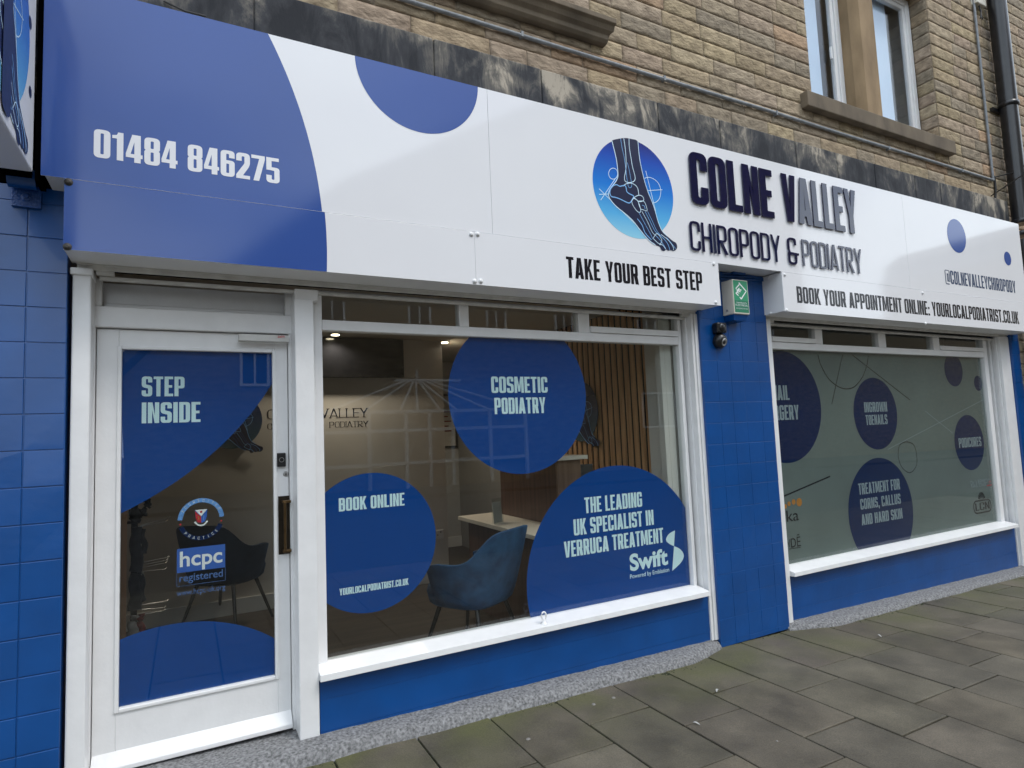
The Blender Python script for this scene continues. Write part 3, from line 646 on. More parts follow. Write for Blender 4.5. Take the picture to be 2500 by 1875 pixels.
# concrete plinth
def plinth(x0, x1, seed, n=60):
    m_ = MB(); vs = []; fs = []; pr = [(.30, 0), (-.035, 0), (-.12, -.003), (-.165, -.012), (-.19, -.032), (-.205, -.06)]; k = len(pr)
    for i in range(n+1):
        x = x0+(x1-x0)*i/n; tp = min(1, .42+1.6*(x1-x) if x1 < 4 else 1, .42+1.6*(x-x0) if x0 > 3 else 1); wob = -.19*(tp-1)+noise.noise(Vector((x*3+seed, 0, 0)))*.018+noise.noise(Vector((x*13+seed, 2, 0)))*.007
        for q, (y, z) in enumerate(pr): vs.append((x, min(y+(wob if q > 1 else 0), -.036) if q > 1 else y, (zp(x)+z if q < 4 else zg(x)+(.012 if q == 4 else -.03))+(noise.noise(Vector((x*9, y*20, seed)))*.004 if q else 0)))
    for i in range(n):
        for q in range(k-1): fs.append((i*k+q, i*k+q+1, (i+1)*k+q+1, (i+1)*k+q))
    m_.add(vs, fs, 0, True); m_.add([vs[q] for q in range(k)]+[(x0, .3, -.2), (x0, -.205, -.2)], [(0, 1, 2, 3, 4, 5, 7, 6)]); m_.add([vs[n*k+q] for q in range(k)]+[(x1, .3, -.2), (x1, -.205, -.2)], [(0, 1, 2, 3, 4, 5, 7, 6)])
    return m_
part('concrete_plinth', plinth(-.455, 3.295, 1), 'concrete', B)
part('concrete_plinth', plinth(4.0, 7.87, 5), 'concrete', B)

# white posts beside the openings
def post(pxl, pxr, y, x0=None, x1=None):
    a = x0 if x0 is not None else at(pxl, y, YPOST)[0]; b = x1 if x1 is not None else at(pxr, y, YPOST)[0]; return a, b
mb = MB(); a, b = at(177, 655, YPOST)[0], at(223.6, 665, YPOST)[0]
mb.box(a, b, YPOST, .16, zp(a)-.002, 2.318); mb.box(a-.008, b+.006, YPOST-.012, .1, 2.285, 2.318)
part('door_post', mb, 'white', B, bevel=.006, label='white post left of the door')
mb = MB(); a, b = at(722.4, 1000, YPOST)[0], at(769, 1000, YPOST)[0]
mb.box(a, b, YPOST, .16, zp(a)-.002, 2.24); mb.box(a+.004, b+.03, -.03, .15, 2.24, 2.30)
MPX = (a, b); part('door_post', mb, 'white', B, bevel=.005, label='white post between the door and the large window')
mb = MB()
mb.box(3.245, 3.268, -.043, .1, zp(3.2)-.002, 2.318); mb.box(3.232, 3.245, .0, .1, zp(3.2)-.002, 2.318); mb.box(3.272, 3.318, YPOST, .1, zp(3.2)-.002, 2.318); mb.box(3.322, 3.352, YPOST+.012, .1, zp(3.2)-.002, 2.318)
part('shutter_guide', mb, 'white', B, bevel=.003, label='white shutter guide at the right of the large window')
mb = MB(); a, b = at(1865, 786.5, YPOST)[0], at(1886, 850, YPOST)[0]
mb.box(a, a+.022, YPOST+.012, .1, zg(4)-.01, 2.318); mb.box(a+.026, b, YPOST, .1, zg(4)+.01, 2.318)
part('shutter_guide', mb, 'white', B, bevel=.003, label='white shutter guide at the left of the frosted window')
mb = MB(); a = at(2458, 1000, YPOST)[0]; b = at(2480, 1000, YPOST)[0]
mb.box(a, b, YPOST, .12, zg(7.7)-.02, 2.318); mb.box(a-.045, a-.004, .03, .12, zg(7.7)-.02, 2.318); mb.box(a-.02, a-.004, -.025, .0, zg(7.7), 2.318)
P4 = a; part('shutter_guide', mb, 'white', B, bevel=.003, label='white shutter guide at the right of the frosted window')

# shop windows
def u(px, py): X, Z = at(px, py, -2.3); return X, Z-1.5       # sight line per metre of depth
YFR = .03; dF = 3.3+YFR
def shop_window(name, label, x0, x1, stl, str_, muls, sashes, loc):
    W = part(name, MB(), 'white', B, loc=loc, label=label)
    zt, zb = 1.5+.1795*dF, 1.5-.339*dF; z2 = 1.5+.1965*dF; ztop = 2.315
    m_ = MB(); m_.box(x0-stl, x0, YFR, .1, zb-.02, ztop); m_.box(x1, x1+str_, YFR, .1, zb-.02, ztop)
    m_.box(x0, x1, YFR, .1, zt, z2); m_.box(x0, x1, YFR, .1, 2.302, ztop)
    for (a, b) in muls: m_.box(a, b, YFR+.002, .098, z2, 2.302)
    part('frame', m_, 'white', W, bevel=.004)
    for (a, b) in sashes: m_ = MB(); m_.box(a+.002, b-.002, YFR-.008, .07, z2+.003, z2+.045); part('toplight_sash', m_, 'white', W, bevel=.004)
    # sill
    m_ = MB(); xs0, xs1 = x0-stl, x1+str_
    pr = [(.1, zb-.05), (.1, zb-.004), (.045, zb-.002), (-.085, .349), (-.088, .318), (-.03, .314), (-.03, zb-.06)]
    k = len(pr); v = [(xs0, p[0], p[1]) for p in pr]+[(xs1, p[0], p[1]) for p in pr]
    m_.add(v, [tuple(range(k)), tuple(range(2*k-1, k-1, -1))]+[(i, (i+1) % k, (i+1) % k+k, i+k) for i in range(k)])
    part('sill', m_, 'white', W, bevel=.004)
    m_ = MB(); m_.box(x0-.01, x1+.01, YG, YG+.006, zb-.01, zt+.01); part('pane', m_, 'glass', W)
    ed = [x0]+[c for ab in muls for c in ab]+[x1]
    for i in range(0, len(ed), 2):
        m_ = MB(); m_.box(ed[i]-.005, ed[i+1]+.005, YG, YG+.006, z2-.005, 2.31); part('toplight_pane', m_, 'glass', W)
    return W, zb, zt
mu = lambda px, py: u(px, py)[0]*dF
W1x = (.1918*dF, .9555*dF)
W1, WZB, WZT = shop_window('shop_window', 'large clear shop window beside the door', W1x[0], W1x[1], W1x[0]-MPX[1], .03,
    [(mu(1122.5, 797), mu(1146, 797)), (mu(1414, 812), mu(1441, 813))], [(mu(1441, 813), W1x[1])], (1.9, YG, .37))
W2x = (mu(1886, 853), mu(2402.8, 873))
W2, _, _ = shop_window('shop_window', 'large frosted shop window on the right', W2x[0], W2x[1], .09, .075,
    [(mu(1992, 838), mu(2010, 838)), (mu(2146.7, 848), mu(2165, 848)), (mu(2280.7, 855), mu(2296, 855))], [(W2x[0], mu(1992, 838)), (mu(2296, 855), W2x[1])], (5.9, YG, .37))
# ring bolt on the sill
mb = MB(); cx, cz = at(1328, 1512, -.045)
mb.lathe((cx, -.045, .353), (0, 0, 1), [(0, .024), (.004, .024), (.008, .014), (.018, .009), (.03, .007)])
mb.tube([(cx+.016*math.cos(t*math.pi/8), -.045, .05+.353+.022*math.sin(t*math.pi/8)-.002) for t in range(17)], .0055, 8, cap=False)
part('ring_bolt', mb, 'white', W1)

# ---------- door
dD = 3.3+YD
mud = lambda px, py: u(px, py)[0]*dD
muz = lambda px, py: 1.5+u(px, py)[1]*dD
DL, DR = mud(236, 850), mud(701, 850); DT = muz(400, 808)
DB = muz(690, 1774)
# surround: posts either side, head rail, panel above
mb = MB(); mb.box(DR+.003, MPX[0]+.02, YD-.02, .16, zp(.4), 2.16); mb.box(DL-.03, DL-.003, YD-.02, .16, zp(-.4), 2.16)
ztr = muz(500, 762)
mb.box(DL-.03, MPX[0]+.02, YD-.028, .19, DT+.004, ztr); mb.box(DL-.03, MPX[0]+.02, YD+.065, .19, ztr, 2.31); mb.box(DL+.02, DR-.01, YD+.045, .17, ztr, ztr+.03)
mb.box(DL-.03, DL+.02, YD-.02, .12, ztr, 2.31); mb.box(DR-.01, MPX[0]+.02, YD-.02, .12, ztr, 2.31)
part('door_frame', mb, 'white', B, bevel=.005)
D = part('door', MB(), 'white', B, loc=((DL+DR)/2, YD, DB), label='white glazed shop door')
GL, GR = (mud(297.5, 853)+mud(289.7, 1729))/2, (mud(664.6, 861)+mud(672.2, 1650))/2; GT, GB = muz(480, 857), muz(480, 1690)
mb = MB(); mb.box(DL, GL-.012, YD, YD+.045, DB, DT); mb.box(GR+.012, DR, YD, YD+.045, DB, DT); mb.box(GL-.012, GR+.012, YD, YD+.045, DB, GB-.012); mb.box(GL-.012, GR+.012, YD, YD+.045, GT+.012, DT)
part('door_leaf', mb, 'white', D, bevel=.003)
mb = frame(GL-.018, GR+.018, GB-.018, GT+.018, .018, YD-.009, YD+.03); part('glazing_bead', mb, 'white', D, bevel=.004)
mb = MB(); mb.add([(DL, YD, DB+.075), (DR, YD, DB+.075), (DR, YD-.045, DB+.02), (DL, YD-.045, DB+.02), (DL, YD-.045, DB), (DR, YD-.045, DB), (DR, YD, DB), (DL, YD, DB)], [(0,1,2,3), (3,2,5,4), (4,5,6,7), (0,3,4,7), (1,6,5,2), (0,7,6,1)])
part('weather_bar', mb, 'white', D, bevel=.003)
mb = MB(); mb.box(GL-.002, GR+.002, YD+.012, YD+.018, GB-.002, GT+.002); part('door_glass', mb, 'glass', D)
YDS = YD+.0215
# closer
a, b = at(583, 815, YD-.05), at(705, 836, YD-.05)
mb = MB(); mb.box(a[0], b[0], YD-.055, YD-.001, b[1]+.002, a[1]+.0, 0); mb.box(a[0]+.004, b[0]-.004, YD-.0565, YD-.054, a[1]-.045, a[1]-.043, 0)
font_text(mb, 'axim', b[0]-.055, b[0]-.022, b[1]+.021, b[1]+.033, YD-.0575, 1, ref='x')
part('door_closer', mb, ['galv', 'crimson'], D, bevel=.0015)
# doorbell / keypad
c = at(687, 1122.5, YD-.012); mb = MB(); mb.box(c[0]-.021, c[0]+.021, YD-.022, YD-.001, c[1]-.036, c[1]+.036)
mb.lathe((c[0], YD-.022, c[1]), (0, -1, 0), [(0, .0125), (.0015, .0125)], mi=1); mb.lathe((c[0], YD-.0222, c[1]), (0, -1, 0), [(0, .0105), (.003, .010)], mi=0)
part('door_bell', mb, ['black', 'steel'], D, bevel=.004)
c = at(698, 1157, YD-.005); mb = MB(); mb.lathe((c[0], YD-.001, c[1]), (0, -1, 0), [(0, .014), (.004, .014), (.006, .011)]); mb.box(c[0]-.0018, c[0]+.0018, YD-.0085, YD-.006, c[1]-.008, c[1]+.003, 1)
part('keyhole', mb, ['steel', 'dark'], D)
a, b = at(679, 1212, YD-.004), at(709, 1351, YD-.004); mb = MB(); mb.box(a[0], b[0], YD-.004, YD-.0005, b[1], a[1]); part('handle_plate', mb, 'bronze', D, bevel=.001)
hx = a[0]+.027; mb = MB(); mb.box(hx-.007, hx+.007, YD-.052, YD-.038, b[1]+.02, a[1]-.028); mb.box(hx-.011, hx+.03, YD-.0515, YD-.004, a[1]-.034, a[1]-.020); mb.box(hx-.011, hx+.03, YD-.0515, YD-.004, b[1]+.014, b[1]+.028)
part('pull_handle', mb, 'brass', D, bevel=.003)

# ---------- vinyl on the door glass
def fit_circle(p):
    A = np.array([[2*x, 2*z, 1] for x, z in p]); bb = np.array([x*x+z*z for x, z in p]); s = np.linalg.lstsq(A, bb, rcond=None)[0]
    return s[0], s[1], math.sqrt(s[2]+s[0]**2+s[1]**2)
dp = lambda pts: [at(x, y, YDS) for x, y in pts]
c = fit_circle(dp([(664.5, 937.5), (569.6, 1055.7), (544.3, 1085.2), (443, 1167.5), (297.5, 1252)]))
mb = MB(); plate(mb, clip(circ(c[0], c[1], c[2], 400), GL-.001, GR+.001, GB, GT+.001), YDS)
T = YDS-.0006
px_text(mb, 'STEP', T, (346, 968), (450.6, 967), (346, 918.6), (450.6, 920), mi=1)
px_text(mb, 'INSIDE', T, (346, 1033.3), (489.5, 1030.4), (346, 981.9), (489.5, 981.9), mi=1)
part('step_inside_sticker', mb, ['bluestk', 'pale'], D)
c = fit_circle(dp([(293, 1562), (346, 1541.8), (480, 1515.3), (569.7, 1525.5), (671.4, 1558)]))
mb = MB(); plate(mb, clip(circ(c[0], c[1], c[2], 400), GL-.001, GR+.001, GB-.001, GT), YDS); part('blue_arc_sticker', mb, 'bluestk', D)
# round accreditation badge: crop px -> photograph px
q = lambda x, y: (280+x/4.61, 1200+y/4.61)
e1, e2, e3, e4 = at(*q(708, 345), T), at(*q(1230, 290), T), at(*q(965, 78), T), at(*q(965, 545), T)
bc = ((e1[0]+e2[0])/2, (e3[1]+e4[1])/2); br = (e2[0]-e1[0])/2*1.0
def ring(mb, c, r0, r1, a0, a1, y, mi):
    n = 40; vs = []
    for k in range(n+1):
        t = R_(a0+(a1-a0)*k/n); vs += [(c[0]+r0*math.cos(t), y, c[1]+r0*math.sin(t)), (c[0]+r1*math.cos(t), y, c[1]+r1*math.sin(t))]
    mb.add(vs, [(2*k, 2*k+1, 2*k+3, 2*k+2) for k in range(n)], mi)
def arc_text(mb, text, c, r, hgt, amid, step, y, mi, inward=False, st=WIDE):
    n = len(text)
    for k, chh in enumerate(text):
        g, adv = glyph(chh, *st)
        if not g: continue
        ang = amid-(k-(n-1)/2)*step*(1 if not inward else -1); t = R_(ang)
        ux, uz = (math.sin(t), -math.cos(t)) if not inward else (-math.sin(t), math.cos(t)); vx, vz = (math.cos(t), math.sin(t)) if not inward else (-math.cos(t), -math.sin(t))
        P = (c[0]+r*math.cos(t), c[1]+r*math.sin(t))
        flat(mb, [[(p.x, p.y) for p in rounded(cc)] for cc in g], lambda a, b: (P[0]+ux*(a-adv/2)*hgt+vx*(b-.5)*hgt, P[1]+uz*(a-adv/2)*hgt+vz*(b-.5)*hgt, y), mi)
mb = MB(); ring(mb, bc, br*.80, br, 2, 178, T, 0); ring(mb, bc, br*.80, br, 200, 340, T, 3)
arc_text(mb, 'ACCREDITED', bc, br*.90, br*.13, 90, 13.5, T-.0006, 1); arc_text(mb, 'PRACTICE', bc, br*.90, br*.13, 270, 13.5, T-.0006, 1, True)
for s in (-1, 1): plate(mb, circ(bc[0]+s*br*.88, bc[1]-br*.17, br*.045, 16), T, 2)
sx, sz, ss = bc[0]+br*.0, bc[1]+br*.12, br*.27
plate(mb, [(sx-ss, sz+ss*1.25), (sx+ss, sz+ss*1.25), (sx+ss*.9, sz-.2*ss), (sx+ss*.6, sz-ss*.95), (sx, sz-ss*1.15), (sx-ss*.6, sz-ss*.95), (sx-ss*.9, sz-.2*ss)][::-1], T, 4)
plate(mb, [(sx-ss*.97, sz+ss*1.05), (sx, sz+.0*ss), (sx, sz-ss*1.12), (sx-ss*.6, sz-ss*.93), (sx-ss*.88, sz-.2*ss)], T-.0006, 2)
plate(mb, [(sx-ss*.97, sz+ss*1.25), (sx+ss*.97, sz+ss*1.25), (sx, sz+.05*ss)], T-.0008, 1)
plate(mb, circ(sx, sz+ss*.85, ss*.2, 12), T-.0012, 2)
ring(mb, (sx, sz-ss*.6), ss*.82, ss*1.08, 205, 335, T-.0006, 1)
for s in (-1, 1): plate(mb, circ(sx+s*ss*.93, sz-ss*.95, ss*.17, 10), T-.0009, 1)
ribbon(mb, [(sx-ss*.5, sz+ss*.1), (sx-ss*.35, sz-.3*ss), (sx-ss*.55, sz-.5*ss)], ss*.12, T-.001, 5); ribbon(mb, [(sx+ss*.4, sz+ss*.3), (sx+ss*.4, sz-.7*ss)], ss*.1, T-.001, 0)
part('accredited_practice_badge', mb, ['acc', 'whitep', 'crimson', 'navystk', 'hcpc', 'orange'], D)
# hcpc sticker
a, b, c_, d = at(*q(700, 650), T), at(*q(1243, 590), T), at(*q(703, 922), T), at(*q(1243, 850), T)
e = at(*q(1243, 998), T); hz1, hz0, hzb = (a[1]+b[1])/2, (c_[1]+d[1])/2, e[1]; hx0, hx1 = a[0], b[0]
mb = MB(); plate(mb, [(hx0, hz0), (hx1, hz0), (hx1, hz1), (hx0, hz1)], T, 0)
font_text(mb, 'hcpc', hx0+.06*(hx1-hx0), hx1-.06*(hx1-hx0), hz0+(hz1-hz0)*.25, hz0+(hz1-hz0)*.88, T-.0006, 1, bold=.018, ref='h')
for s in ([(hx0, hzb), (hx1, hzb)], [(hx1, hzb), (hx1, hz0)], [(hx0, hzb), (hx0, hz0)]): ribbon(mb, s, .0018, T, 2)
font_text(mb, 'registered', hx0+.05*(hx1-hx0), hx1-.05*(hx1-hx0), hzb+(hz0-hzb)*.32, hzb+(hz0-hzb)*.88, T-.0006, 2, bold=.012, ref='d')
font_text(mb, 'www.hcpc-uk.org', hx0, hx1, hzb-.045, hzb-.018, T, 2, bold=.004, ref='h')
part('hcpc_registered_sticker', mb, ['hcpc', 'whitep', 'hcline'], D)

# ---------- vinyl on the clear window
YS = YG+.011; TS = YS-.0008
def disc_from(l, r, t, b, y):
    """centre and radius from extreme points seen in the photograph (None where hidden)"""
    P = [at(*p, y) if p else None for p in (l, r, t, b)]
    if P[2] and P[3]: cz = (P[2][1]+P[3][1])/2; rad = (P[2][1]-P[3][1])/2
    else: cz = rad = None
    if P[0] and P[1]:
        cx = (P[0][0]+P[1][0])/2; rad = rad or (P[1][0]-P[0][0])/2
    else: cx = P[0][0]+rad if P[0] else P[1][0]-rad
    if cz is None: cz = P[2][1]-rad if P[2] else P[3][1]+rad
    return cx, cz, rad
win1 = (W1x[0]-.003, W1x[1]+.003, WZB-.004, WZT+.004); win2 = (W2x[0]-.003, W2x[1]+.003, WZB-.004, WZT+.004)
c = disc_from((1093.6, 950), (1430.8, 980), None, (1277, 1157), YS)
mb = MB(); plate(mb, clip(circ(*c, 160), *win1), YS)
px_text(mb, 'COSMETIC', TS, (1199.6, 959), (1336.5, 959), (1199, 919.7), (1336.5, 919.7), mi=1)
px_text(mb, 'PODIATRY', TS, (1208, 1010.8), (1330.8, 1008.7), (1206.6, 971), (1332.9, 970), mi=1)
part('cosmetic_podiatry_sticker', mb, ['bluestk', 'pale'], W1, label='round blue sticker reading COSMETIC PODIATRY')
c = disc_from(None, (1065, 1332), (912.5, 1154), (879, 1500.5), YS)
mb = MB(); plate(mb, clip(circ(*c, 160), *win1), YS)
px_text(mb, 'BOOK ONLINE', TS, (828, 1249.2), (987.7, 1233.6), (826.3, 1216.7), (987, 1202.8), mi=1)
px_text(mb, 'YOURLOCALPODIATRIST.CO.UK', TS, (829.6, 1454), (997, 1427.6), (828, 1437.5), (997, 1411.7), mi=1)
part('book_online_sticker', mb, ['bluestk', 'pale'], W1, label='round blue sticker reading BOOK ONLINE')
zoomD = lambda x, y: (1250+x/3.016, 1100+y/3.016)
fc = fit_circle([at(*zoomD(*p), YS) for p in [(118, 880), (150, 680), (200, 560), (330, 350), (480, 210), (640, 135), (800, 112), (950, 135), (1060, 185), (1200, 310), (1310, 490)]])
mb = MB(); plate(mb, clip(circ(*fc, 200), *win1), YS)
px_text(mb, 'THE LEADING', TS, (1429, 1252.5), (1567.3, 1237.6), (1425, 1215), (1567.3, 1200.5), mi=1)
px_text(mb, 'UK SPECIALIST IN', TS, (1401.9, 1307.2), (1595.5, 1281.7), (1399.2, 1268.4), (1595.5, 1244.2), mi=1)
px_text(mb, 'VERRUCA TREATMENT', TS, (1379.3, 1361.3), (1619.7, 1324.8), (1375.3, 1322.8), (1619, 1288.3), mi=1)
a, b, c_ = at(1538.5, 1391.5, TS), at(1631.3, 1377.9, TS), at(1537, 1353, TS)
font_text(mb, 'Swift', a[0], b[0], (a[1]+b[1])/2, c_[1], TS, 1, bold=.035, ref='S')
a, b, c_ = at(1538.5, 1411.3, TS), at(1634, 1396.8, TS), at(1538, 1402.8, TS)
font_text(mb, 'Powered by Emblation', a[0], b[0], (a[1]+b[1])/2, c_[1], TS, 1, bold=.004, ref='P')
for s in ([(1200, 588), (1160, 610), (1138, 640), (1136, 665), (1160, 688), (1193, 704)], [(1193, 704), (1230, 720), (1258, 750), (1264, 785), (1240, 830), (1180, 886)]):
    P = [at(*zoomD(*p), TS) for p in s]; plate(mb, spline(P, 5), TS, 1)
part('leading_specialist_sticker', mb, ['bluestk', 'pale'], W1, label='large round blue sticker reading THE LEADING UK SPECIALIST IN VERRUCA TREATMENT')

# ---------- frosted film and vinyl on the right window
mb = MB(); mb.box(W2x[0]-.004, W2x[1]+.004, YG+.016, YG+.0175, WZB-.008, WZT+.008); part('frosted_film', mb, 'film', W2)
zA = lambda x, y: (1750+x/2.949, 600+y/2.949); zB = lambda x, y: (1750+x/2.949, 1050+y/2.949)
YB = YG+.0145; TB = YB-.0008
def stk(name, l, r, t, b, texts, label=None, mt=('navystk', 'greytxt')):
    c = disc_from(l, r, t, b, YB); m_ = MB(); plate(m_, clip(circ(*c, 96), *win2), YB)
    for tx in texts: px_text(m_, tx[0], TB, *tx[1:], mi=1)
    part(name, m_, list(mt), W2, label=label); return c
stk('ingrown_toenails_sticker', zA(985, 1190), zA(1300, 1240), zA(1125, 950), zA(1165, 1467), [('INGROWN', zA(1065, 1198), zA(1226, 1195), zA(1058, 1128), zA(1225, 1122)), ('TOENAILS', zA(1075, 1290), zA(1228, 1285), zA(1070, 1220), zA(1228, 1212))], 'round navy sticker reading INGROWN TOENAILS')
stk('podicures_sticker', zA(1712, 1400), zA(1924, 1440), zA(1805, 1218), zB(1838, 288), [('PODICURES', zA(1745, 1455), zA(1905, 1443), zA(1740, 1385), zA(1902, 1375))], 'round navy sticker reading PODICURES')
stk('corns_treatment_sticker', zB(942, 540), zB(1415, 590), zB(1175, 198), None, [('TREATMENT FOR', zB(1025, 465), zB(1320, 428), zB(1015, 385), zB(1315, 350)), ('CORNS, CALLUS', zB(1037, 573), zB(1325, 530), zB(1030, 495), zB(1322, 458)), ('AND HARD SKIN', zB(1045, 685), zB(1337, 637), zB(1040, 608), zB(1335, 562))], 'round navy sticker reading TREATMENT FOR CORNS, CALLUS AND HARD SKIN')
stk('navy_dot_sticker', zA(1640, 900), zA(1772, 930), None, zA(1715, 1013), [])
stk('navy_dot_sticker', zA(1853, 980), zA(1910, 995), zA(1878, 935), zA(1888, 1045), [])
c = disc_from(None, zA(751, 1170), zA(540, 760), zB(490, 240), YB)
m_ = MB(); plate(m_, clip(circ(*c, 120), *win2), YB)
r1, r2, r3 = at(*zA(525, 1110), TB), at(*zA(523, 1005), TB), at(*zA(595, 1250), TB); r4 = at(*zA(593, 1145), TB)
hN = r2[1]-r1[1]; wN = layout('NAIL', BOLD)[1]*hN*1.07; sign_text(m_, 'NAIL', r1[0]-wN, r1[0], r1[1], r2[1], TB, mi=1)
hS = r4[1]-r3[1]; wS = layout('SURGERY', BOLD)[1]*hS*1.07
cs, Wd = layout('RGERY', BOLD); wS2 = Wd*hS*1.07
sign_text(m_, 'SURGERY', r3[0]-wS, r3[0], r3[1], r4[1], TB, mi=1)
# lettering left of the glass edge is tucked behind the frame
part('nail_surgery_sticker', m_, ['navystk', 'greytxt'], W2, label='round navy sticker reading NAIL SURGERY, cut by the window post')
# etched line drawing
m_ = MB(); yl = YB+.0004
def ln(pts, z_, wd, mi=0, sp=False, closed=False):
    P = [at(*z_(*p), yl) for p in pts]; P = spline(P, 6, closed) if sp else P; ribbon(m_, P, wd, yl, mi, closed)
ln([(728, 785), (750, 860), (800, 950), (860, 1005), (925, 1030), (990, 1015), (1045, 950), (1078, 870), (1092, 790)], zA, .008, 0, True)
ln([(905, 785), (828, 1140)], zA, .007); ln([(975, 785), (1390, 1110)], zA, .007)
ln([(485, 475), (815, 333)], zB, .012)
ln([(1310, 130), (1308, 200), (1335, 270), (1390, 307), (1435, 260), (1440, 190), (1420, 110), (1370, 85), (1325, 100)], zB, .006, 0, True, True)
yl += .0003
ln([(1230, 140), (1960, -240)], zB, .004, 2); ln([(1500, 1190), (1700, 1350)], zA, .004, 2)
ln([(500, 470), (540, 452)], zB, .006, 2)
part('line_drawing', m_, ['ink', 'greytxt', 'greytxt'], W2)
m_ = MB(); zE = lambda x, y: (1880+x/6.633, 1150+y/6.633)
for cx_, cy_, rr in ((473, 505, .034), (382, 500, .022), (308, 530, .019), (250, 572, .018)): p = at(*zE(cx_, cy_), TB); plate(m_, clip(circ(p[0], p[1], rr, 24), *win2), TB, 0)
a, b, c_ = at(*zE(275, 815), TB), at(*zE(468, 800), TB), at(*zE(280, 640), TB); font_text(m_, 'ka', max(a[0], W2x[0]), b[0], (a[1]+b[1])/2, c_[1], TB, 1, ref='k')
part('orange_dot_logo', m_, ['orange', 'ink'], W2, label='orange dots over the letters ka'); m_ = MB(); a, b, c_ = at(*zE(345, 1240), TB), at(*zE(500, 1215), TB), at(*zE(345, 1105), TB); font_text(m_, 'DĒ', a[0], b[0], (a[1]+b[1])/2, c_[1]+.006, TB, 2, ref='D')
ribbon(m_, [at(*zE(300, 1265), TB), at(*zE(495, 1235), TB)], .004, TB, 2); ribbon(m_, [at(*zE(288, 1150), TB), at(*zE(318, 1235), TB), at(*zE(318, 1105), TB)], .006, TB-.0004, 2)
part('underlined_logo', m_, ['orange', 'ink', 'ink'], W2, label='thin black letters NDE with a line under them')
m_ = MB(); zR = lambda x, y: (2300+x/4.61, 1100+y/4.61)
a, b = at(*zR(360, 705), TB), at(*zR(548, 560), TB); lx0, lx1 = a[0], b[0]; lz0, lz1 = at(*zR(450, 705), TB)[1], at(*zR(450, 552), TB)[1]; hh = lz1-lz0
ov = [(lx0, lz0, hh*.5), (lx1, lz0, hh*.5), (lx1, lz1, hh*.5), (lx0, lz1, hh*.5)]; t_ = .014
iv = [(lx0+t_, lz0+t_, hh*.4), (lx1-t_, lz0+t_, hh*.4), (lx1-t_, lz1-t_, hh*.4), (lx0+t_, lz1-t_, hh*.4)]
flat(m_, [[(p.x, p.y) for p in rounded(ov)], [(p.x, p.y) for p in rounded(iv)]], lambda a, b: (a, b, TB), 0)
sign_text(m_, 'LCN', lx0+.035, lx1-.035, lz0+hh*.24, lz0+hh*.80, TB, st=MED, mi=0)
scx = (lx0+lx1)/2
for k in range(7):
    t0, t1 = R_(180-k*26-2), R_(180-(k+1)*26+4); plate(m_, [(scx+.02*math.cos((t0+t1)/2), lz1+.004), (scx+hh*.5*math.cos(t0), lz1+.012+hh*.48*math.sin(t0)), (scx+hh*.5*math.cos(t1), lz1+.012+hh*.48*math.sin(t1))], TB-.0002*k, 0)
part('shell_logo', m_, ['ink'], W2, label='small black LCN logo with a shell')
m_ = MB(); a, b, c_ = at(*zR(325, 385), TB), at(*zR(540, 360), TB), at(*zR(328, 340), TB); font_text(m_, "Dr.'s REMEDY", a[0], b[0], (a[1]+b[1])/2, c_[1], TB, 0, ref='D')
a, b = at(*zR(332, 415), TB), at(*zR(500, 400), TB); font_text(m_, 'NAIL CARE', a[0], b[0], (a[1]+b[1])/2, (a[1]+b[1])/2+.028, TB, 0, ref='N')
a, b = at(*zR(505, 395), TB), at(*zR(560, 385), TB); ribbon(m_, [a, (b[0], a[1]+.002)], .012, TB-.0005, 1); p = at(*zR(540, 365), TB); ribbon(m_, circ(p[0], p[1], .02, 14, 20, 200), .008, TB-.0008, 1)
part('nail_care_logo', m_, ['greytxt', 'crimson'], W2, label='small faint nail care logo with a red mark')

# ------------------------------------------------------------------ fascia sign
F = thing('fascia_sign', (3.67, YF, 2.645), 'long white and blue shop fascia sign reading COLNE VALLEY CHIROPODY & PODIATRY above the windows', 'shop sign')
FX0, FX1, FZ0, FZ1 = -.538, 7.886, 2.648, 3.517
j1 = at(1196, 400, YF)[0]; j2 = at(2212, 590, YF)[0]
mb = MB(); mb.box(FX0+.012, FX1-.01, YF+.006, -.06, FZ0+.006, FZ1-.012); part('sign_tray', mb, 'white2', F)
for a, b in ((FX0, j1-.001), (j1+.001, j2-.001), (j2+.001, FX1)):
    mb = MB(); mb.box(a, b, YF, YF+.005, FZ0, FZ1); part('panel', mb, 'sign', F, bevel=.0008)
fp = lambda pts: [at(x, y, YF) for x, y in pts]
cL = fit_circle(fp([(658.5, 87), (700, 190), (745, 310), (772, 410), (785.5, 517)]))
YA = YF-.0008
mb = MB(); plate(mb, clip(circ(*cL, 500), FX0, j1, FZ0, FZ1), YA)
px_text(mb, '01484 846275', YA-.0008, (227.8, 382), (681.4, 449.4), (230, 314), (683.5, 388), mi=1, gap=.045)
part('phone_number_graphic', mb, ['signblue', 'sign'], F, label='large blue arc with the white telephone number')
c = fit_circle(fp([(867.7, 142), (880, 195), (915, 255), (965, 299), (1060, 325), (1115, 312), (1150, 275), (1168, 217)]))
mb = MB(); plate(mb, clip(circ(*c, 120), FX0, FX1, FZ0, FZ1), YA); part('blue_disc_graphic', mb, 'signblue', F, label='blue half disc cut by the top edge of the sign')
z3 = lambda x, y: (1650+x/2.369, y/2.369)
MT['sb2'] = mat('pale_blue_sign_vinyl', (.12, .18, .38), .15)
for l, r, t, b in ((z3(1568, 1340), z3(1678, 1390), z3(1612, 1267), z3(1638, 1463)), (z3(1897, 1490), z3(1940, 1500), z3(1912, 1455), z3(1922, 1535))):
    c = disc_from(l, r, t, b, YF); mb = MB(); plate(mb, circ(*c, 72), YA); part('blue_dot_graphic', mb, 'signblue', F)
MT['handle'] = mat('grey_blue_print', (.05, .075, .14), .2)
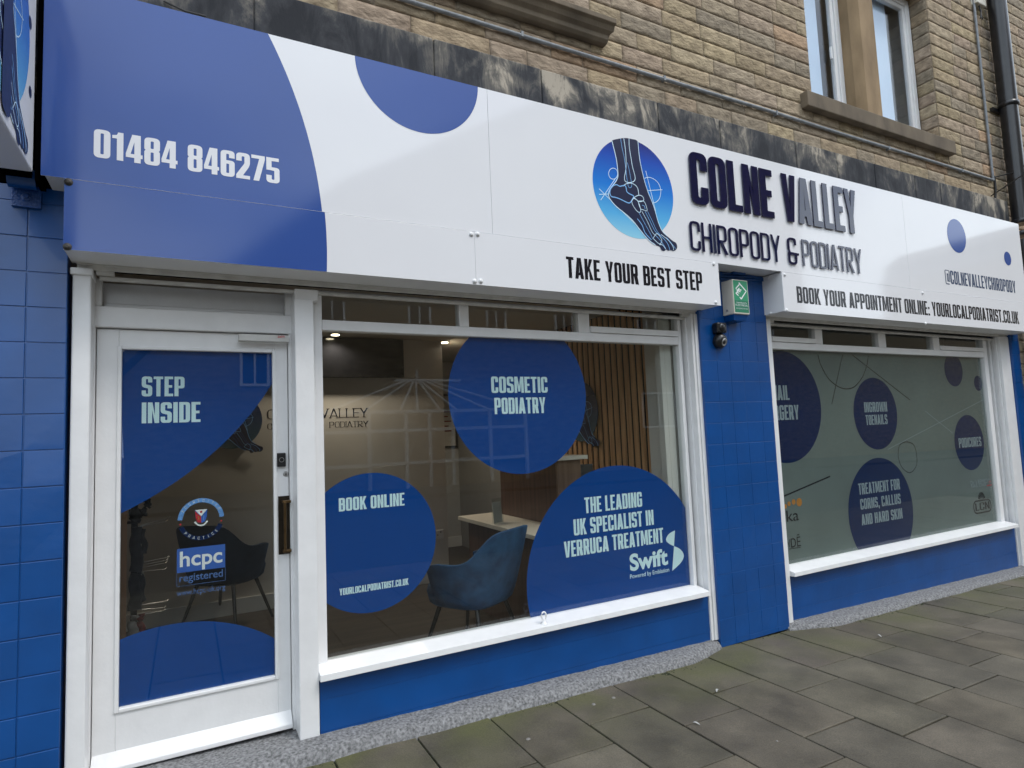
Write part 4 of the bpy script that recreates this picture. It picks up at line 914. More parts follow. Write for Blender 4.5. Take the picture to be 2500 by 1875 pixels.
mb = MB(); px_text(mb, '@COLNEVALLEYCHIROPODY', YA, (2309.5, 691.6), (2479, 715.3), (2305, 657.6), (2479.7, 686.5), st=BOLD); part('social_handle_lettering', mb, 'handle', F)
YR = YF-.007
mb = MB()
px_text(mb, 'COLNE', YR, (1686, 498), z3(565, 1260), (1681.7, 371.5), z3(550, 985), t=.008, gap=.045)
px_text(mb, 'VALLEY', YR, z3(632, 1275), z3(1030, 1355), z3(595, 1005), z3(1053, 1107), t=.008, gap=.045)
o = part('raised_lettering', mb, 'navy', F, bevel=.001, label='raised glossy navy letters COLNE VALLEY')
mb = MB()
THN = (.42, .090, .080, .17)
px_text(mb, 'CHIROPODY', YR, z3(90, 1450), z3(595, 1515), z3(72, 1280), z3(610, 1362), t=.005, st=THN, gap=.07)
px_text(mb, '&', YR, z3(648, 1525), z3(706, 1535), z3(645, 1375), z3(706, 1380), t=.005, st=THN)
px_text(mb, 'PODIATRY', YR, z3(738, 1538), z3(1065, 1585), z3(722, 1383), z3(1083, 1447), t=.005, st=THN, gap=.07)
part('raised_lettering', mb, 'navy', F, bevel=.0008, label='smaller raised navy letters CHIROPODY & PODIATRY')
# stand-off studs between the letters and the panel
mb = MB(); r = random.Random(2)
for k in range(26):
    x = 4.0+k*.075; 
    a = at(1686+k*15.5, 0, YR)[0]
mb = None
# x-ray foot logo
ART = {
 'leg': [(380,125),(440,104),(540,89),(630,102),(710,135),(725,300),(750,450),(790,620),(840,780),(890,900),(930,1020),(960,1130),(985,1200),(1020,1270),(1080,1330),(1150,1390),(1195,1420),(1207,1470),(1190,1505),(1160,1520),(1125,1508),(1090,1515),(1070,1500),(1040,1520),(1005,1505),(985,1465),(930,1440),(870,1400),(800,1330),(720,1230),(640,1130),(540,1040),(440,960),(370,880),(340,820),(350,750),(390,690),(430,640),(455,580),(455,500),(440,380),(420,280),(395,180)],
 'lines': [([(380,125),(395,180),(420,280),(440,380),(455,500),(455,580),(430,640),(390,690),(350,750),(340,820),(370,880),(440,960),(540,1040),(640,1130),(720,1230),(800,1330),(870,1400),(930,1440)], 11, 3),
  ([(710,135),(725,300),(750,450),(790,620),(840,780),(890,900),(930,1020),(960,1130),(985,1200),(1020,1270),(1080,1330)], 9, 3),
  ([(530,92),(550,230),(560,380),(555,500),(540,580),(545,630),(575,650),(620,652),(660,635),(675,600),(665,540),(640,450),(620,330),(600,200),(597,95)], 9, 3),
  ([(490,95),(510,220),(535,330),(555,470),(570,600),(585,690),(605,720),(630,700),(625,640),(600,500),(575,400)], 6, 2),
  ([(520,700),(560,670),(620,660),(680,690),(710,740),(720,810)], 9, 3),
  ([(400,690),(440,680),(480,700),(540,690),(560,720),(570,770),(610,800),(655,825),(630,880),(600,912),(540,890),(480,860),(420,840),(375,830),(355,790),(360,740),(400,690)], 12, 2),
  ([(650,850),(700,820),(740,815),(775,840),(780,880),(730,895),(690,870),(650,850)], 9, 3), ([(630,890),(660,850),(700,880),(730,940),(745,1020),(710,1025),(670,980),(640,930),(630,890)], 8, 3),
  ([(710,890),(780,890),(810,940),(825,1010),(780,1000),(740,980),(710,890)], 8, 3), ([(760,940),(790,950),(800,990)], 7, 2),
  ([(720,1030),(800,1180),(860,1290),(900,1370)], 6, 2), ([(760,1020),(830,1150),(890,1280),(940,1330)], 7, 3), ([(800,1020),(860,1140),(920,1260),(960,1300)], 7, 2), ([(830,1020),(880,1120),(940,1250),(1000,1330)], 6, 2),
  ([(700,1110),(760,1190),(800,1290),(880,1380)], 10, 2),
  ([(900,1360),(950,1300),(1010,1380),(980,1430),(900,1360)], 8, 3), ([(960,1300),(1040,1370),(1090,1440),(1110,1505)], 8, 2), ([(1000,1310),(1090,1380),(1150,1460),(1160,1510)], 8, 3), ([(940,1330),(1010,1410),(1060,1490)], 7, 2), ([(1070,1350),(1130,1420),(1185,1490)], 6, 2), ([(980,1440),(1020,1445),(1060,1500)], 8, 3)],
 'marks': [([(420,610),(240,875)], 8), ([(220,730),(290,800)], 8), ([(220,802),(345,797)], 8), ([(295,805),(450,960),(720,1220)], 8), ([(810,505),(935,1015)], 8), ([(795,600),(830,588),(870,590),(930,620),(980,680),(1000,760),(985,850),(940,900),(890,912)], 8), ([(840,755),(1020,743)], 8),
  ([(397+57*math.cos(t*math.pi/10), 540-70*math.sin(t*math.pi/10)) for t in range(21)], 8)]}
zl = lambda x, y: (1420+x/5.185, 320+y/5.185)
LC = disc_from(zl(130, 620), zl(1168, 890), zl(540, 88), zl(790, 1372), YF)
def norm(p): X, Z = at(*zl(*p), YF); return ((X-LC[0])/LC[2], (Z-LC[1])/LC[2])
ART_N = {'leg': [norm(p) for p in ART['leg']], 'lines': [([norm(p) for p in s], w_*.0016, m_) for s, w_, m_ in ART['lines']], 'marks': [([norm(p) for p in s], w_*.0016) for s, w_ in ART['marks']]}
def foot_logo(place, mb=None):
    """place(u, v, layer) -> X, Z, Y ; materials 0 disc 1 leg 2 blue line 3 pale line 4 dark rim"""
    mb = mb or MB(); L_ = [0]
    def fn(a, b): return place(a, b, L_[0])
    flat(mb, [circ(0, 0, 1, 96)], fn, 0)
    L_[0] = 1
    for s, w_ in ART_N['marks']: ribbon(mb, spline(s, 3) if len(s) > 4 else s, w_, 0, 3, fn=fn); L_[0] += .3
    L_[0] = 4; flat(mb, [spline(ART_N['leg'], 3, True)], fn, 1); L_[0] = 5
    for s, w_, m_ in ART_N['lines']: ribbon(mb, spline(s, 4), w_, 0, m_, fn=fn); L_[0] += .3
    return mb
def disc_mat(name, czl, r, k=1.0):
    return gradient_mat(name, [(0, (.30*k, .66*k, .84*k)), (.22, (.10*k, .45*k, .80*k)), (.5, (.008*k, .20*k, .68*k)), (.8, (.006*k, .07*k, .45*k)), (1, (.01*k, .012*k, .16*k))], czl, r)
mb = foot_logo(lambda a, b, l: (LC[0]+a*LC[2], LC[1]+b*LC[2], YA-l*.0003))
part('xray_foot_logo', mb, [disc_mat('logo_disc_print', LC[1]-FZ0+.003, LC[2]), 'leg', 'bone', 'bonew'], F, label='round blue x-ray foot emblem')
def bolt(mb, px, py, y, r=.014, mi=0):
    X, Z = at(px, py, y); mb.lathe((X, y, Z), (0, -1, 0), [(0, r), (.003, r), (.004, r*.55), (.009, r*.5), (.0095, r*.3)], 14, mi)

# ------------------------------------------------------------------ shutter boxes
def shutter_box(label, x0, x1, seam, loc):
    S = thing('shutter_box', loc, label, 'shutter box')
    z0, z1 = 2.342, 2.646
    m_ = MB(); m_.box(x0+.004, x1-.004, YF+.004, YF+.006, z0+.002, z1); m_.box(x0+.002, x0+.006, YF+.006, -.03, z0+.001, z1); m_.box(x1-.006, x1-.002, YF+.006, -.03, z0+.001, z1); m_.box(x0+.006, x1-.006, YF+.006, -.036, z0+.001, z0+.004)
    part('casing', m_, 'white2', S)
    m_ = MB(); m_.box(x0+.02, x1-.02, -.038, -.03, 2.317, z0+.001); m_.box(x0+.02, x1-.02, -.05, -.0385, 2.335, z0+.0005); part('lip', m_, 'galv', S)
    m_ = MB(); m_.box(x0+.09, x1-.09, -.02, .024, 2.325, 2.6); part('shutter_slot_shade', m_, 'dark', S)  # solid black block stands in for the shade inside the shutter cavity
    m_ = MB(); m_.box(x0+.10, x1-.10, .0, .026, 2.283, 2.300); m_.box(x0+.09, x0+.16, -.028, -.002, 2.300, 2.322); m_.box(x1-.16, x1-.09, -.028, -.002, 2.300, 2.322); part('shutter_bottom_bar', m_, 'galv', S, bevel=.002)
    ed = [x0]+seam+[x1]
    for a, b in zip(ed[:-1], ed[1:]):
        m_ = MB(); m_.box(a+.0007, b-.0007, YF-.004, YF+.003, z0-.002, z1-.001); part('front_panel', m_, 'sign', S, bevel=.0008)
    return S
jb = at(1160, 640, YF)[0]
S1 = shutter_box('white and blue shutter box above the door and clear window reading TAKE YOUR BEST STEP', -.458, 3.334, [jb], (1.44, YF, 2.342))
YQ = YF-.0048
cB = fit_circle([at(x, y, YQ) for x, y in [(792.5, 521), (792, 560), (788, 600), (783, 632), (776.4, 661)]])
cB = (cL[0]+.012, cL[1]-.0, cL[2])
mb = MB(); plate(mb, clip(circ(*cB, 500), -.457, 3.3, 2.341, 2.6445), YQ); part('blue_arc_graphic', mb, 'signblue', S1)
mb = MB(); px_text(mb, 'TAKE YOUR BEST STEP', YQ, (1387, 678.6), (1712.6, 709.7), (1378.7, 626.6), (1716.5, 664.5), gap=.05); part('slogan_lettering', mb, 'ink', S1)
mb = MB()
for p in ((850+712/2.37, 1356/2.37), (850+749/2.37, 1356/2.37), (1158.6, 687), (1173.6, 686.5), (1747.5, 738.5), (1742, 644.5)): bolt(mb, *p, YF-.004); mb.cut()
part_each('screw_cap', mb, 'wbolt', S1)
mb = MB(); bolt(mb, 167.5, 444.5, YF-.004, .016); mb.cut(); bolt(mb, 164.5, 602.5, YF-.004, .016); part_each('dark_screw_cap', mb, 'bolt', S1)
S2 = shutter_box('white shutter box above the frosted window reading BOOK YOUR APPOINTMENT ONLINE', 4.003, 7.95, [], (5.98, YF, 2.342))
zA = lambda x, y: (1750+x/2.949, 600+y/2.949)
mb = MB()
px_text(mb, 'BOOK YOUR APPOINTMENT ONLINE: YOURLOCALPODIATRIST.CO.UK', YQ, zA(580, 408), zA(2175, 565), zA(572, 287), zA(2172, 478), gap=.045, space=.22, st=BOLD)
part('booking_lettering', mb, 'ink', S2)
mb = MB()
for p in (zA(487, 208), zA(505, 465), zA(1503, 560), zA(1480, 340)): bolt(mb, *p, YF-.004); mb.cut()
for p in ((1874.5, 679.5), (1881, 764)):
    yy, zz = atx(*p, 4.003); mb.lathe((4.004, yy, zz), (-1, 0, 0), [(0, .009), (.003, .009), (.006, .005)], 12); mb.cut()
part_each('screw_cap', mb, 'wbolt', S2)

# ------------------------------------------------------------------ projecting sign, top left
PX = at(80, 421, -.265)[0]
yb, zb_ = atx(80, 421, PX)
PS = thing('projecting_sign', (PX-.08, -.25, zb_), 'white box sign with a blue x-ray foot emblem projecting from the wall', 'projecting sign')
ye = -1.35; zt_ = zb_+1.15
mb = MB(); mb.box(PX-.15, PX, ye, yb, zb_, zt_); part('sign_case', mb, 'white2', PS, bevel=.006)
mb = MB(); mb.box(PX-.12, PX-.02, yb+.002, -.16, zb_+.01, zt_).cut(); mb.box(FX0-.022, FX0-.004, -.235, -.11, FZ0-.02, zt_); part_each('bracket_and_gap_shade', mb, 'dark', PS)  # bracket, plus a black strip standing in for the shaded gap beside the fascia
ycr, zcr = atx(70, 146, PX); rr = .40; yc_ = ycr-rr*.99
mb = foot_logo(lambda a, b, l: (PX+.0012+l*.0003, zcr+.06+b*rr, yc_+a*rr))
part('xray_foot_logo', mb, [disc_mat('projecting_disc_print', zcr+.06-zb_, rr), 'leg', 'bone', 'bonew'], PS)
mb = MB()
for p, r in (((73, 55), .020), ((73, 224), .018)):
    a = atx(*p, PX); cs = circ(a[0], a[1], r*1.3, 20); mb.add([(PX+.0015, y_, z_) for y_, z_ in cs], [tuple(range(20))]); mb.cut()
a = atx(14, 200, PX); cs = [(p.x, p.y) for p in rounded([(a[0]-.07, a[1]-.12, .05), (a[0]+.05, a[1]-.12, .05), (a[0]+.05, a[1]+.4, .05), (a[0]-.07, a[1]+.4, .05)])]
mb.add([(PX+.0055, y_, z_) for y_, z_ in cs], [tuple(range(len(cs)))]); part_each('navy_dot', mb, 'leg', PS)
a = at(22, 432, -.12); b = at(92, 440, -.12)
mb = MB(); zt2 = at(55, 437, -.13)[1]; mb.tube([(a[0], -.13, zt2), (b[0], -.13, zt2)], .040, 20); part('fixing_tube', mb, 'blue', PS)
a = at(28, 457, -.085); b = at(100, 510, -.085)
mb = MB(); mb.box(a[0], b[0], -.088, -.072, b[1], a[1]); mb.lathe((at(64, 481, -.09)[0], -.088, at(64, 481, -.09)[1]), (0, -1, 0), [(0, .02), (.006, .018), (.007, .011), (.02, .011)], 6)
MT['hammer'] = mat('hammered_blue_paint', (.01, .06, .24), .3, bump=1.0, bscale=110, coat=.3)
part('fixing_plate', mb, 'hammer', PS, bevel=.002)

# ------------------------------------------------------------------ alarm box, sensor, camera
zf = lambda x, y: (1740+x/6.91, 620+y/6.91)
a = at(*zf(305, 425), -.17); b = at(*zf(605, 1030), -.17); ax0, ax1, az0, az1 = a[0]+.006, b[0], b[1], a[1]
AL = thing('alarm_box', ((ax0+ax1)/2, YP, az0), 'cream burglar alarm box with a green diamond label on the blue pier', 'alarm box')
mb = MB(); mb.prism([(ax0-.004, az0), (ax1+.004, az0), (ax1+.004, az1), (ax0-.004, az1)], YP-.11, YP-.001)
part('casing', mb, 'cream', AL, bevel=.006)
mb = MB(); mb.hexa([(ax0+.012, YP-.085, az0-.045), (ax1-.012, YP-.085, az0-.045), (ax1-.012, YP-.002, az0-.045), (ax0+.012, YP-.002, az0-.045), (ax0, YP-.1, az0-.001), (ax1, YP-.1, az0-.001), (ax1, YP-.002, az0-.001), (ax0, YP-.002, az0-.001)])
part('strobe_lens', mb, 'blue', AL, bevel=.003)
yl_ = YP-.1106; W_ = ax1-ax0; H_ = az1-az0; lx = lambda t: ax0+.003+(W_-.008)*t; lz = lambda t: az0+.012+(H_-.02)*t
mb = MB(); plate(mb, [(lx(0), lz(.38)), (lx(1), lz(.38)), (lx(1), lz(1)), (lx(0), lz(1))], yl_, 0); plate(mb, [(lx(0), lz(0)), (lx(1), lz(0)), (lx(1), lz(.379)), (lx(0), lz(.379))], yl_, 1)
kx = lambda x, y: (lx((x-305-(y-430)*.06)/255), lz((985-y+(x-305)*.08)/560))
def rb(pts, wd): ribbon(mb, [kx(*p) for p in pts], wd, yl_-.0006-rb.k, 2); rb.k += .0002
rb.k = 0
rb([(410, 470), (545, 620), (450, 760)], .011); rb([(450, 760), (425, 725)], .009)
rb([(420, 500), (355, 575), (375, 610), (420, 565)], .009); rb([(360, 660), (400, 600), (455, 600)], .009); rb([(350, 650), (400, 700)], .009); rb([(375, 640), (415, 660)], .007); rb([(395, 620), (440, 632)], .007)
font_text(mb, "Lambert's", lx(.15), lx(.85), lz(.285), lz(.325), yl_-.002, 2, bold=.01, ref='L')
sign_text(mb, 'ELECTRICAL', lx(.05), lx(.95), lz(.20), lz(.255), yl_-.002, st=WIDE, mi=2)
sign_text(mb, '01484 846275', lx(.1), lx(.9), lz(.10), lz(.145), yl_-.002, st=WIDE, mi=2) if False else sign_text(mb, '0 0 0 0 0', lx(.1), lx(.9), lz(.105), lz(.14), yl_-.002, st=WIDE, mi=2)
part('label', mb, ['green', 'greend', 'whitep'], AL)
mb = MB(); mb.lathe((ax0-.0045, YP-.045, az0+.035), (-1, 0, 0), [(0, .008), (.004, .007)], 12); part('side_screw', mb, 'steel', AL)
a = at(*zf(60, 1145), YP-.06); b = at(*zf(250, 1335), YP-.06)
SE = thing('motion_sensor', ((a[0]+b[0])/2, YP, b[1]), 'small square black motion sensor just above the dome camera', 'sensor')
mb = MB(); mb.box(a[0]+.012, b[0], YP-.06, YP-.001, b[1], a[1]); part('sensor_body', mb, 'black', SE, bevel=.012)
mb = MB(); mb.lathe(((a[0]+b[0])/2+.006, YP-.058, (a[1]+b[1])/2), (0, -1, 0), [(0, .034), (.006, .032), (.012, .02), (.014, .002)], 20); part('sensor_lens', mb, 'black', SE)
cc = at(*zf(165, 1445), YP-.05)
CM = thing('security_camera', (cc[0], YP, cc[1]), 'round black dome security camera under the motion sensor', 'security camera')
mb = MB(); ax_ = (.12, -1, -.35); mb.lathe((cc[0], YP-.001, cc[1]), ax_, [(0, .055), (.02, .058), (.045, .052), (.06, .036), (.062, .03)], 24); part('camera_housing', mb, 'black', CM)
av = Vector(ax_).normalized(); cp = Vector((cc[0], YP-.001, cc[1]))+av*.0615
mb = MB(); mb.lathe(cp, ax_, [(0, .028), (.003, .028), (.003, .022), (.001, .02)], 24, 1); mb.lathe(cp, ax_, [(0, .016), (.004, .014), (.006, .004)], 20, 0); part('lens_ring', mb, ['black', 'steel'], CM)
# blue painted cables and junction under the fascia, between the boxes
CB = thing('painted_cable_run', (3.65, YP, 2.6), 'blue painted cables and small junction box on the pier under the fascia', 'cable')
mb = MB()
for k in range(3): mb.tube([(3.335+i*.0675, YP-.010, 2.605+k*.016-.012*math.sin(i*.5+k*.7)) for i in range(11)], .006, 8)
part('cables', mb, 'blue', CB); mb = MB(); a = at(*zf(340, 290), YP-.03); b = at(*zf(555, 385), YP-.03); mb.box(a[0], b[0], YP-.035, YP-.001, b[1]+.012, a[1]); part('junction_box', mb, 'blue', CB, bevel=.003)

# ------------------------------------------------------------------ pipes, conduit, wires
DP = thing('downpipe', (8.18, -.17, 0), 'black cast iron downpipe at the far right of the wall', 'downpipe')
pc, pr_ = 8.17, .088
mb = MB(); mb.tube([(pc, -.17, 8), (pc, -.17, 4.95)], pr_, 20); mb.tube([(pc, -.17, 4.93), (pc, -.17, 3.62)], pr_*.96, 20); mb.tube([(pc, -.17, 3.40), (pc, -.17, -.1)], pr_*.92, 20); part('pipe', mb, 'pipe', DP)
mb = MB()
for z_ in (4.93, 3.58, 3.44): mb.lathe((pc, -.17, z_), (0, 0, 1), [(0, pr_*1.0), (.0, pr_*1.13), (.045, pr_*1.13), (.05, pr_)], 20); mb.cut()
mb.box(pc-.16, pc+.16, -.09, -.06, 4.90, 4.94); part_each('socket_collar', mb, 'pipe', DP)
CD = thing('conduit', (4.4, -.075, 4.05), 'thin grey metal conduit running along the stone wall above the sign', 'conduit')
cpts = [(.3, 4.052), (1.104, 4.055), (3.0, 4.058), (4.2, 4.066), (5.2, 4.060), (6.4, 4.066), (7.86, 4.066)]
mb = MB(); mb.tube([(x, -.078, z_) for x, z_ in cpts], .014, 10); mb.tube([(7.86, -.078, 4.066), (7.86, -.078, 8)], .014, 10); part('conduit_tube', mb, 'galvpipe', CD)
mb = MB()
for x in (.6, 1.9, 3.1, 4.32, 5.9, 7.2): mb.box(x-.008, x+.008, -.094, -.055, 4.043, 4.079); mb.cut()
part_each('saddle_clip', mb, 'galvpipe', CD)
JB = thing('wall_junction_box', (7.95, -.07, 6.1), 'small white plastic junction box high beside the downpipe', 'junction box')
a, b = at(2381, 0, -.1), at(2401, 18, -.1); mb = MB(); mb.box(a[0], b[0]+.03, -.12, -.045, b[1], b[1]+.22); part('casing', mb, 'cream', JB, bevel=.01)
mb = MB(); mb.tube([((a[0]+b[0])/2, -.09, b[1]+.01), ((a[0]+b[0])/2+.02, -.10, b[1]-.06), ((a[0]+b[0])/2-.03, -.11, b[1]-.17)], .008, 8); mb.tube([((a[0]+b[0])/2, -.09, b[1]+.01), ((a[0]+b[0])/2+.04, -.10, b[1]-.16)], .006, 8); part('loose_wires', mb, 'cable', JB)
def wire(label, pts, r=.006, name='overhead_wire', group=None):
    m_ = MB(); m_.tube(pts, r, 8); return part(name, m_, 'cable', None, label=label, cat='wire', group=group, loc=pts[0])
a = at(2427, 432, -.1); b_ = at(2500, 405, -.6)
wire('upper black wire running off to the right from the end of the conduit', [(a[0], -.06, a[1]), (a[0]+.5, -.3, a[1]+.12), (b_[0]+2, -2.0, b_[1]+.9)][:2]+[(b_[0], -.6, b_[1])])
a = at(2430, 475, -.1); b_ = at(2500, 425, -.6)
wire('lower black wire running off to the right from the small wall bracket', [(a[0], -.06, a[1]), (b_[0], -.6, b_[1])])
a = at(2427, 430, -.07); b_ = at(2430, 488, -.07)
wire('short black cable hanging down the wall from the conduit corner', [(a[0], -.07, a[1]), ((a[0]+b_[0])/2+.01, -.075, (a[1]+b_[1])/2), (b_[0], -.07, b_[1])], .012, 'hanging_cable')
pw = [(x, -.125, 3.528+.018*max(0, math.sin(x*2.1))+.006*math.sin(x*9)) for x in np.linspace(-.1, 5.0, 60)]
wire('thin black cable lying along the top edge of the fascia sign', pw, .004, 'loose_cable')
a = at(400, 0, -.12); b_ = at(502, 38, -.12)
wire('short dark cable hanging over the dark stone band above the phone number', [(a[0], -.112, a[1]), ((a[0]+b_[0])/2, -.125, (a[1]+b_[1])/2-.02), (b_[0], -.115, b_[1])], .005, 'hanging_cable')

# ------------------------------------------------------------------ inside the shop
ZF = .07
xwc = at(1096, 1376, 2.53)[0]
mb = MB(); mb.box(-1.5, xwc, 2.53, 2.65, ZF-.05, 2.56); part('interior_partition', mb, 'wallp', B)
mb = MB(); mb.box(xwc-.1, 3.3, 4.2, 4.3, ZF-.05, 2.56).cut(); mb.box(-1.5, -.9, .2, 2.53, ZF-.05, 2.56).cut(); mb.box(3.165, 3.27, .12, 4.2, ZF-.05, 2.56).cut(); mb.box(3.27, 3.40, .10, 2, ZF-.05, 2.56); part_each('interior_wall', mb, 'wallg', B)
mb = MB(); mb.box(-1.5, 3.3, .13, 4.3, ZF-.06, ZF-.001); part('interior_floor', mb, 'floor', B)
mb = MB(); mb.box(-1.5, 8.0, .11, 4.3, 2.48, 2.52); part('interior_ceiling', mb, 'ceil', B)
mb = MB(); mb.box(-.9, xwc, 2.512, 2.529, ZF, ZF+.13).cut(); mb.box(xwc, 3.165, 4.182, 4.199, ZF, ZF+.13); part_each('skirting_board', mb, 'skirt', B, bevel=.003)
mb = MB(); mb.box(4.02, 7.9, .5, .55, ZF-.06, 2.56); mb.box(7.7, 7.8, .12, .5, 0, 2.56); mb.box(3.95, 4.01, .12, .5, 0, 2.56); part('window_backing', mb, 'wallg', B)
mb = MB(); mb.box(3.10, 3.163, .10, .32, ZF, 2.48); mb.box(3.06, 3.10, .10, .16, ZF, 2.30); part('boxed_pipe', mb, 'skirt', B, bevel=.004)
SL = thing('slatted_panel', (3.16, 1.2, ZF), 'vertical oak slatted wall panel on black felt on the right wall inside', 'wall panel')
mb = MB(); mb.box(3.150, 3.164, .33, 2.9, ZF, 2.48); part('felt_backing', mb, 'felt', SL)
mb = MB(); r = random.Random(5); k = 0; y = .335
while y < 2.85: mb.box(3.137, 3.150, y, y+.050, ZF, 2.475, 0); y += .080
part('slats', mb, 'slat', SL, bevel=.002)
# reception furniture
ztp = ZF+.74
DK = thing('reception_desk', (2.6, 1.0, ZF), 'low reception desk with a white top and dark walnut front', 'desk')
mb = MB(); mb.box(2.06, 2.72, .28, 1.64, ztp-.03, ztp); part('desk_top', mb, 'desktop', DK, bevel=.002)
mb = MB(); mb.box(2.13, 2.16, .30, 1.58, ZF, ztp-.031); mb.box(2.16, 2.6, 1.55, 1.58, ZF, ztp-.031); part('desk_front', mb, 'walnut', DK)
cy0 = .54
CT = thing('reception_counter', (2.5, 1.1, ZF), 'tall walnut reception counter with a white ledge behind the low desk', 'counter')
cy1 = 2.40/u(1222, 1180)[0]-3.3
zct = 1.5+u(1390, 1113)[1]*(3.3+cy0)
mb = MB(); mb.box(2.40, 2.43, cy0+.02, cy1, ztp+.001, zct-.03); part('counter_front', mb, 'walnut', CT)
mb = MB(); mb.box(2.40, 2.61, cy0, cy0+.02, ztp+.001, zct-.03); part('counter_end', mb, 'oakd', CT)
mb = MB(); mb.box(2.35, 2.66, cy0-.03, cy1+.02, zct-.029, zct); part('ledge', mb, 'desktop', CT, bevel=.003)
LP = thing('laptop', (2.78, .62, ztp), 'open grey laptop seen from behind at the end of the desk', 'laptop')
a = at(1405, 1135, .6); b = at(1447, 1134, .6)
mb = MB(); mb.hexa([(a[0], .60, a[1]-.24), (b[0], .60, a[1]-.24), (b[0], .606, a[1]-.24), (a[0], .606, a[1]-.24), (a[0], .60, a[1]), (b[0], .60, a[1]), (b[0], .606, a[1]), (a[0], .606, a[1])]); MT['lap'] = mat('grey_laptop_shell', (.10, .105, .11), .4, metal=.4)
part('lid', mb, 'lap', LP, bevel=.002); mb = MB(); mb.box(a[0], b[0], .607, .80, a[1]-.26, a[1]-.245); part('keyboard_base', mb, 'lap', LP, bevel=.002)
LH = thing('leaflet_holder', (2.2, 1.4, ztp), 'clear acrylic leaflet holder standing on the white desk top', 'leaflet holder')
c0 = atz(1050+1110/6.38, 1180+625/6.38, ztp)
mb = MB()
for s in (0, .025): mb.hexa([(c0[0]-.06, c0[1]+s, ztp+.001), (c0[0]+.05, c0[1]+.05+s, ztp+.001), (c0[0]+.05, c0[1]+.054+s, ztp+.001), (c0[0]-.06, c0[1]+.004+s, ztp+.001), (c0[0]-.06, c0[1]+.03+s, ztp+.19-s*2), (c0[0]+.05, c0[1]+.08+s, ztp+.19-s*2), (c0[0]+.05, c0[1]+.084+s, ztp+.19-s*2), (c0[0]-.06, c0[1]+.034+s, ztp+.19-s*2)])
part('acrylic_stand', mb, 'glass', LH); mb = MB(); mb.hexa([(c0[0]-.055, c0[1]+.012, ztp+.004), (c0[0]+.045, c0[1]+.062, ztp+.004), (c0[0]+.045, c0[1]+.066, ztp+.004), (c0[0]-.055, c0[1]+.016, ztp+.004), (c0[0]-.055, c0[1]+.04, ztp+.16), (c0[0]+.045, c0[1]+.09, ztp+.16), (c0[0]+.045, c0[1]+.094, ztp+.16), (c0[0]-.055, c0[1]+.044, ztp+.16)]); part('leaflet', mb, 'skirt', LH)
# armchairs
def armchair(loc, rot, label, m):
    """shell chair; local +Y is the way it faces"""
    T_ = thing('armchair', loc, label, 'armchair', 'velvet armchairs in the waiting room'); T_.rotation_euler[2] = rot
    Rm_ = Matrix.Rotation(rot, 4, 'Z'); base = Vector(loc)
    def loc_part(name, mb, mm, **k):
        o = part(name, mb, mm, None, **k); o.parent = T_; o.location = (0, 0, 0); return o
    mb = MB(); n = 44; rows = 9; vs = []; fs = []
    def shell(s, off):
        P = []
        for i in range(n+1):
            ph = -128+256*i/n; t = R_(ph)                         # 0 = back
            aph = abs(ph); k = 1/(1+math.exp((aph-50)/8)); top = .640+.200*k - max(0, aph-100)/28*.03
            for j in range(rows+1):
                f = j/rows; z_ = .375+(top-.375)*f
                fl = .78+.22*f**.7; 
                cx = math.copysign(abs(math.sin(t))**.75, math.sin(t)); cy = math.copysign(abs(math.cos(t))**.75, math.cos(t))
                rx = (.31*fl)-off; ry = (.28*fl+.055*k*f)-off
                P.append(Vector((cx*rx, -cy*ry-(0.02*k*f), z_)))
        return P
    o_, i_ = shell(0, 0), shell(0, .028); vs = o_+i_; M_ = len(o_); r1 = rows+1
    for i in range(n):
        for j in range(rows):
            a = i*r1+j; fs.append((a, a+1, a+r1+1, a+r1)); fs.append((M_+a, M_+a+r1, M_+a+r1+1, M_+a+1))
        a = i*r1+rows; fs.append((a, M_+a, M_+a+r1, a+r1)); a = i*r1; fs.append((a, a+r1, M_+a+r1, M_+a))
    for i in (0, n):
        for j in range(rows): a = i*r1+j; fs.append((a, M_+a, M_+a+1, a+1))
    mb.add(vs, fs, 0, True); loc_part('shell', mb, m, bevel=.006)
    mb = MB(); pr = []
    for k in range(40):
        t = 2*math.pi*k/40; pr.append((math.copysign(abs(math.cos(t))**.6, math.cos(t)), math.copysign(abs(math.sin(t))**.6, math.sin(t))))
    vs = []
    for (z_, s) in ((.36, .72), (.355, .80), (.375, .88), (.44, .93), (.475, .90), (.485, .7), (.487, .3)): vs += [(x*.27*s, .03+y*.27*s, z_) for x, y in pr]
    fs = [(q*40+k, q*40+(k+1) % 40, (q+1)*40+(k+1) % 40, (q+1)*40+k) for q in range(6) for k in range(40)]+[tuple(range(40))[::-1], tuple(range(240, 280))]
    mb.add(vs, fs, 0, True); loc_part('seat', mb, m)
    for sx in (-1, 1):
        for sy in (-1, 1): mb = MB(); mb.tube([(sx*.15, .02+sy*.14, .37), (sx*.245, .02+sy*.245, 0)], .017, 10, r2=.010); loc_part('leg', mb, 'black')
    return T_
armchair((1.66, .44, ZF), R_(30), 'blue velvet armchair with black legs beside the reception desk', 'velvet')
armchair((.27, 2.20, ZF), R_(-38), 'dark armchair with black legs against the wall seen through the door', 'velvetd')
# television / dark screen
TV = thing('wall_television', (.9, 2.5, 2.1), 'large black wall television at the top of the partition wall', 'television')
a = at(987, 922, 2.46); mb = MB(); mb.box(-.1, a[0], 2.46, 2.528, a[1], 2.47); part('screen', mb, 'screen', TV, bevel=.004)
